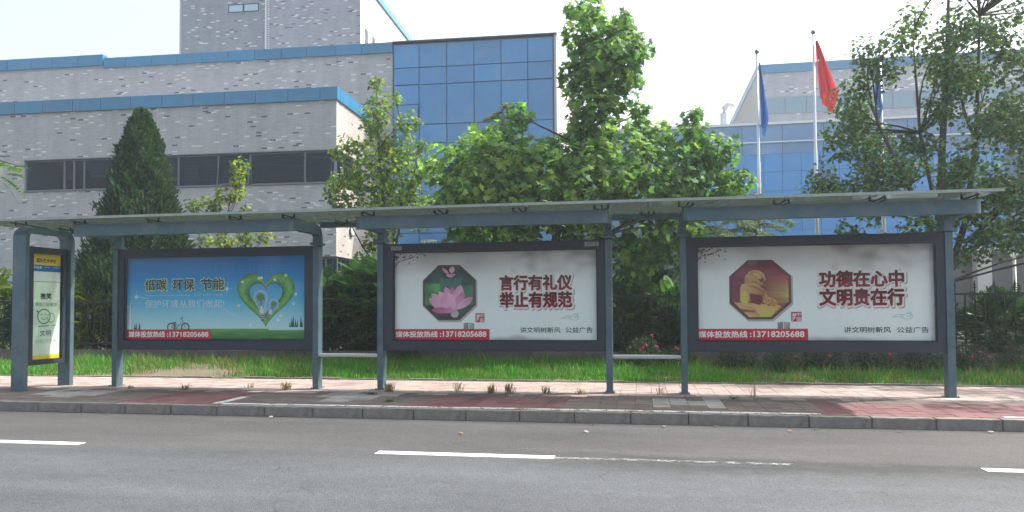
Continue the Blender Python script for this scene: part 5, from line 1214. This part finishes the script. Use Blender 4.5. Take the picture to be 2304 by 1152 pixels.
A4.polys('smile_emblem', ell(.43, .595, .23, .075, .035)+ell(.68, .61, .13, .048, .02)+ell(.35, .585, .05, .014, .015, 8, 3.3, 6.1)+ell(.51, .585, .05, .014, .015, 8, 3.3, 6.1)+ell(.43, .60, .10, .030, .018, 12, .3, 2.8)+[([(.18, .545), (.22, .535), (.24, .548), (.21, .56)], lin(30, 90, 40)), ([(.25, .685), (.60, .682), (.60, .690), (.25, .693)], lin(70, 110, 76)), ([(.66, .682), (.86, .680), (.86, .686), (.66, .689)], lin(110, 140, 116))], 2)

# ------------------------------------------------------------------ fallen leaves on the road
lm = npmesh('fallen_leaf', SMALL[0]*np.array([.09, .09, .12]), SMALL[1], 3, [M['dry']], np.tile((.20, .15, .08), (8, 1)))
lm2 = npmesh('fallen_leaf', SMALL[0]*np.array([.10, .08, .14]), SMALL[1], 3, [M['dry']], np.tile((.30, .28, .22), (8, 1)))
ll_ = [(-.65, 9.8, 0, 'small pale leaf on the road nearest the kerb below the lotus poster'), (.25, 9.75, 1, 'brown leaf on the road left of the lion poster'), (-.7, 9.2, 1, 'pale leaf lying out on the asphalt'), (1.75, 9.6, 0, 'leaf on the road below the phone number of the lion poster'), (2.1, 9.8, 1, 'leaf close against the kerb at the right'),
       (4.1, 9.85, 1, 'curled leaf by the kerb in front of the last post'), (3.05, 9.75, 0, 'leaf on the road in front of the lion poster slogan'), (-7.8, 9.85, 0, 'leaf at the kerb foot on the left'), (4.6, 8.2, 1, 'large crumpled leaf on the road at the right edge'), (-2.2, 8.9, 0, 'dark leaf out on the lane'), (-5.2, 9.85, 1, 'leaf by the kerb under the seat gap'), (.9, 9.85, 0, 'leaf by the kerb in front of the lion panel left post')]
for x, y, k, l in ll_:
    o = link('fallen_leaf', (lm, lm2)[k], None, (x, y, .018)); o.rotation_euler = (R(rnd.uniform(-15, 15)), R(rnd.uniform(-15, 15)), rnd.random()*6); tag(o, l, 'leaf', 'fallen leaves on the road')

# ------------------------------------------------------------------ the other side of the street (seen only in reflections)
ob = empty('street_building', (0, -30, 0)); tag(ob, 'pale apartment block across the street, behind the viewpoint', 'building')
mb = MB(); mb.box(-34, 30, -10, 0, 0, 12); mb.build('wall', 'far_wall', ob)
for i in range(16):
    for j in range(4):
        mb = MB(); mb.box(-32+i*4, -30+i*4, -.02, .05, 1.2+j*2.9, 2.8+j*2.9); mb.build('window', 'frame_dark', ob)
sheet('far_pavement', -60, 60, -14, -9.0, .1, 'tile_bed')
for q, (x, y) in enumerate(((-7.5, -10.5), (1.5, -10.8), (8.5, -10.4))):
    cc = [(x+rnd.uniform(-1.6, 1.6), y+rnd.uniform(-1.4, 1.4), rnd.uniform(3.6, 7), rnd.uniform(.6, 1.0)) for _ in range(16)]
    leafy_tree('street_tree', ['street tree across the road, leftmost behind the viewpoint', 'street tree across the road, straight behind the viewpoint', 'street tree across the road, rightmost behind the viewpoint'][q], 'tree', (x, y, .1), cc, 1600, .3, ((.04, .09, .03), (.10, .18, .03), .15), [(x, y, 0), (x, y, 2.5), (x+.2, y, 5.5)], [.16, .13, .05], SMALL, 0, group='street trees across the road', limb_r=.05, twigs=1)

# ------------------------------------------------------------------ summer haze
hz = MB().box(-305, 305, -305, 405, -1.2, 23.4)
mt = bpy.data.materials.new('haze_air'); mt.use_nodes = True; nt = mt.node_tree; nt.nodes.clear()
v_ = nt.nodes.new('ShaderNodeVolumePrincipled'); v_.inputs['Color'].default_value = (.86, .93, 1, 1); v_.inputs['Density'].default_value = .0014; v_.inputs['Anisotropy'].default_value = .3
ou_ = nt.nodes.new('ShaderNodeOutputMaterial'); nt.links.new(v_.outputs[0], ou_.inputs['Volume']); MATS['haze_air'] = mt
hazeo = hz.build('haze', 'haze_air'); hazeo['kind'] = 'stuff'
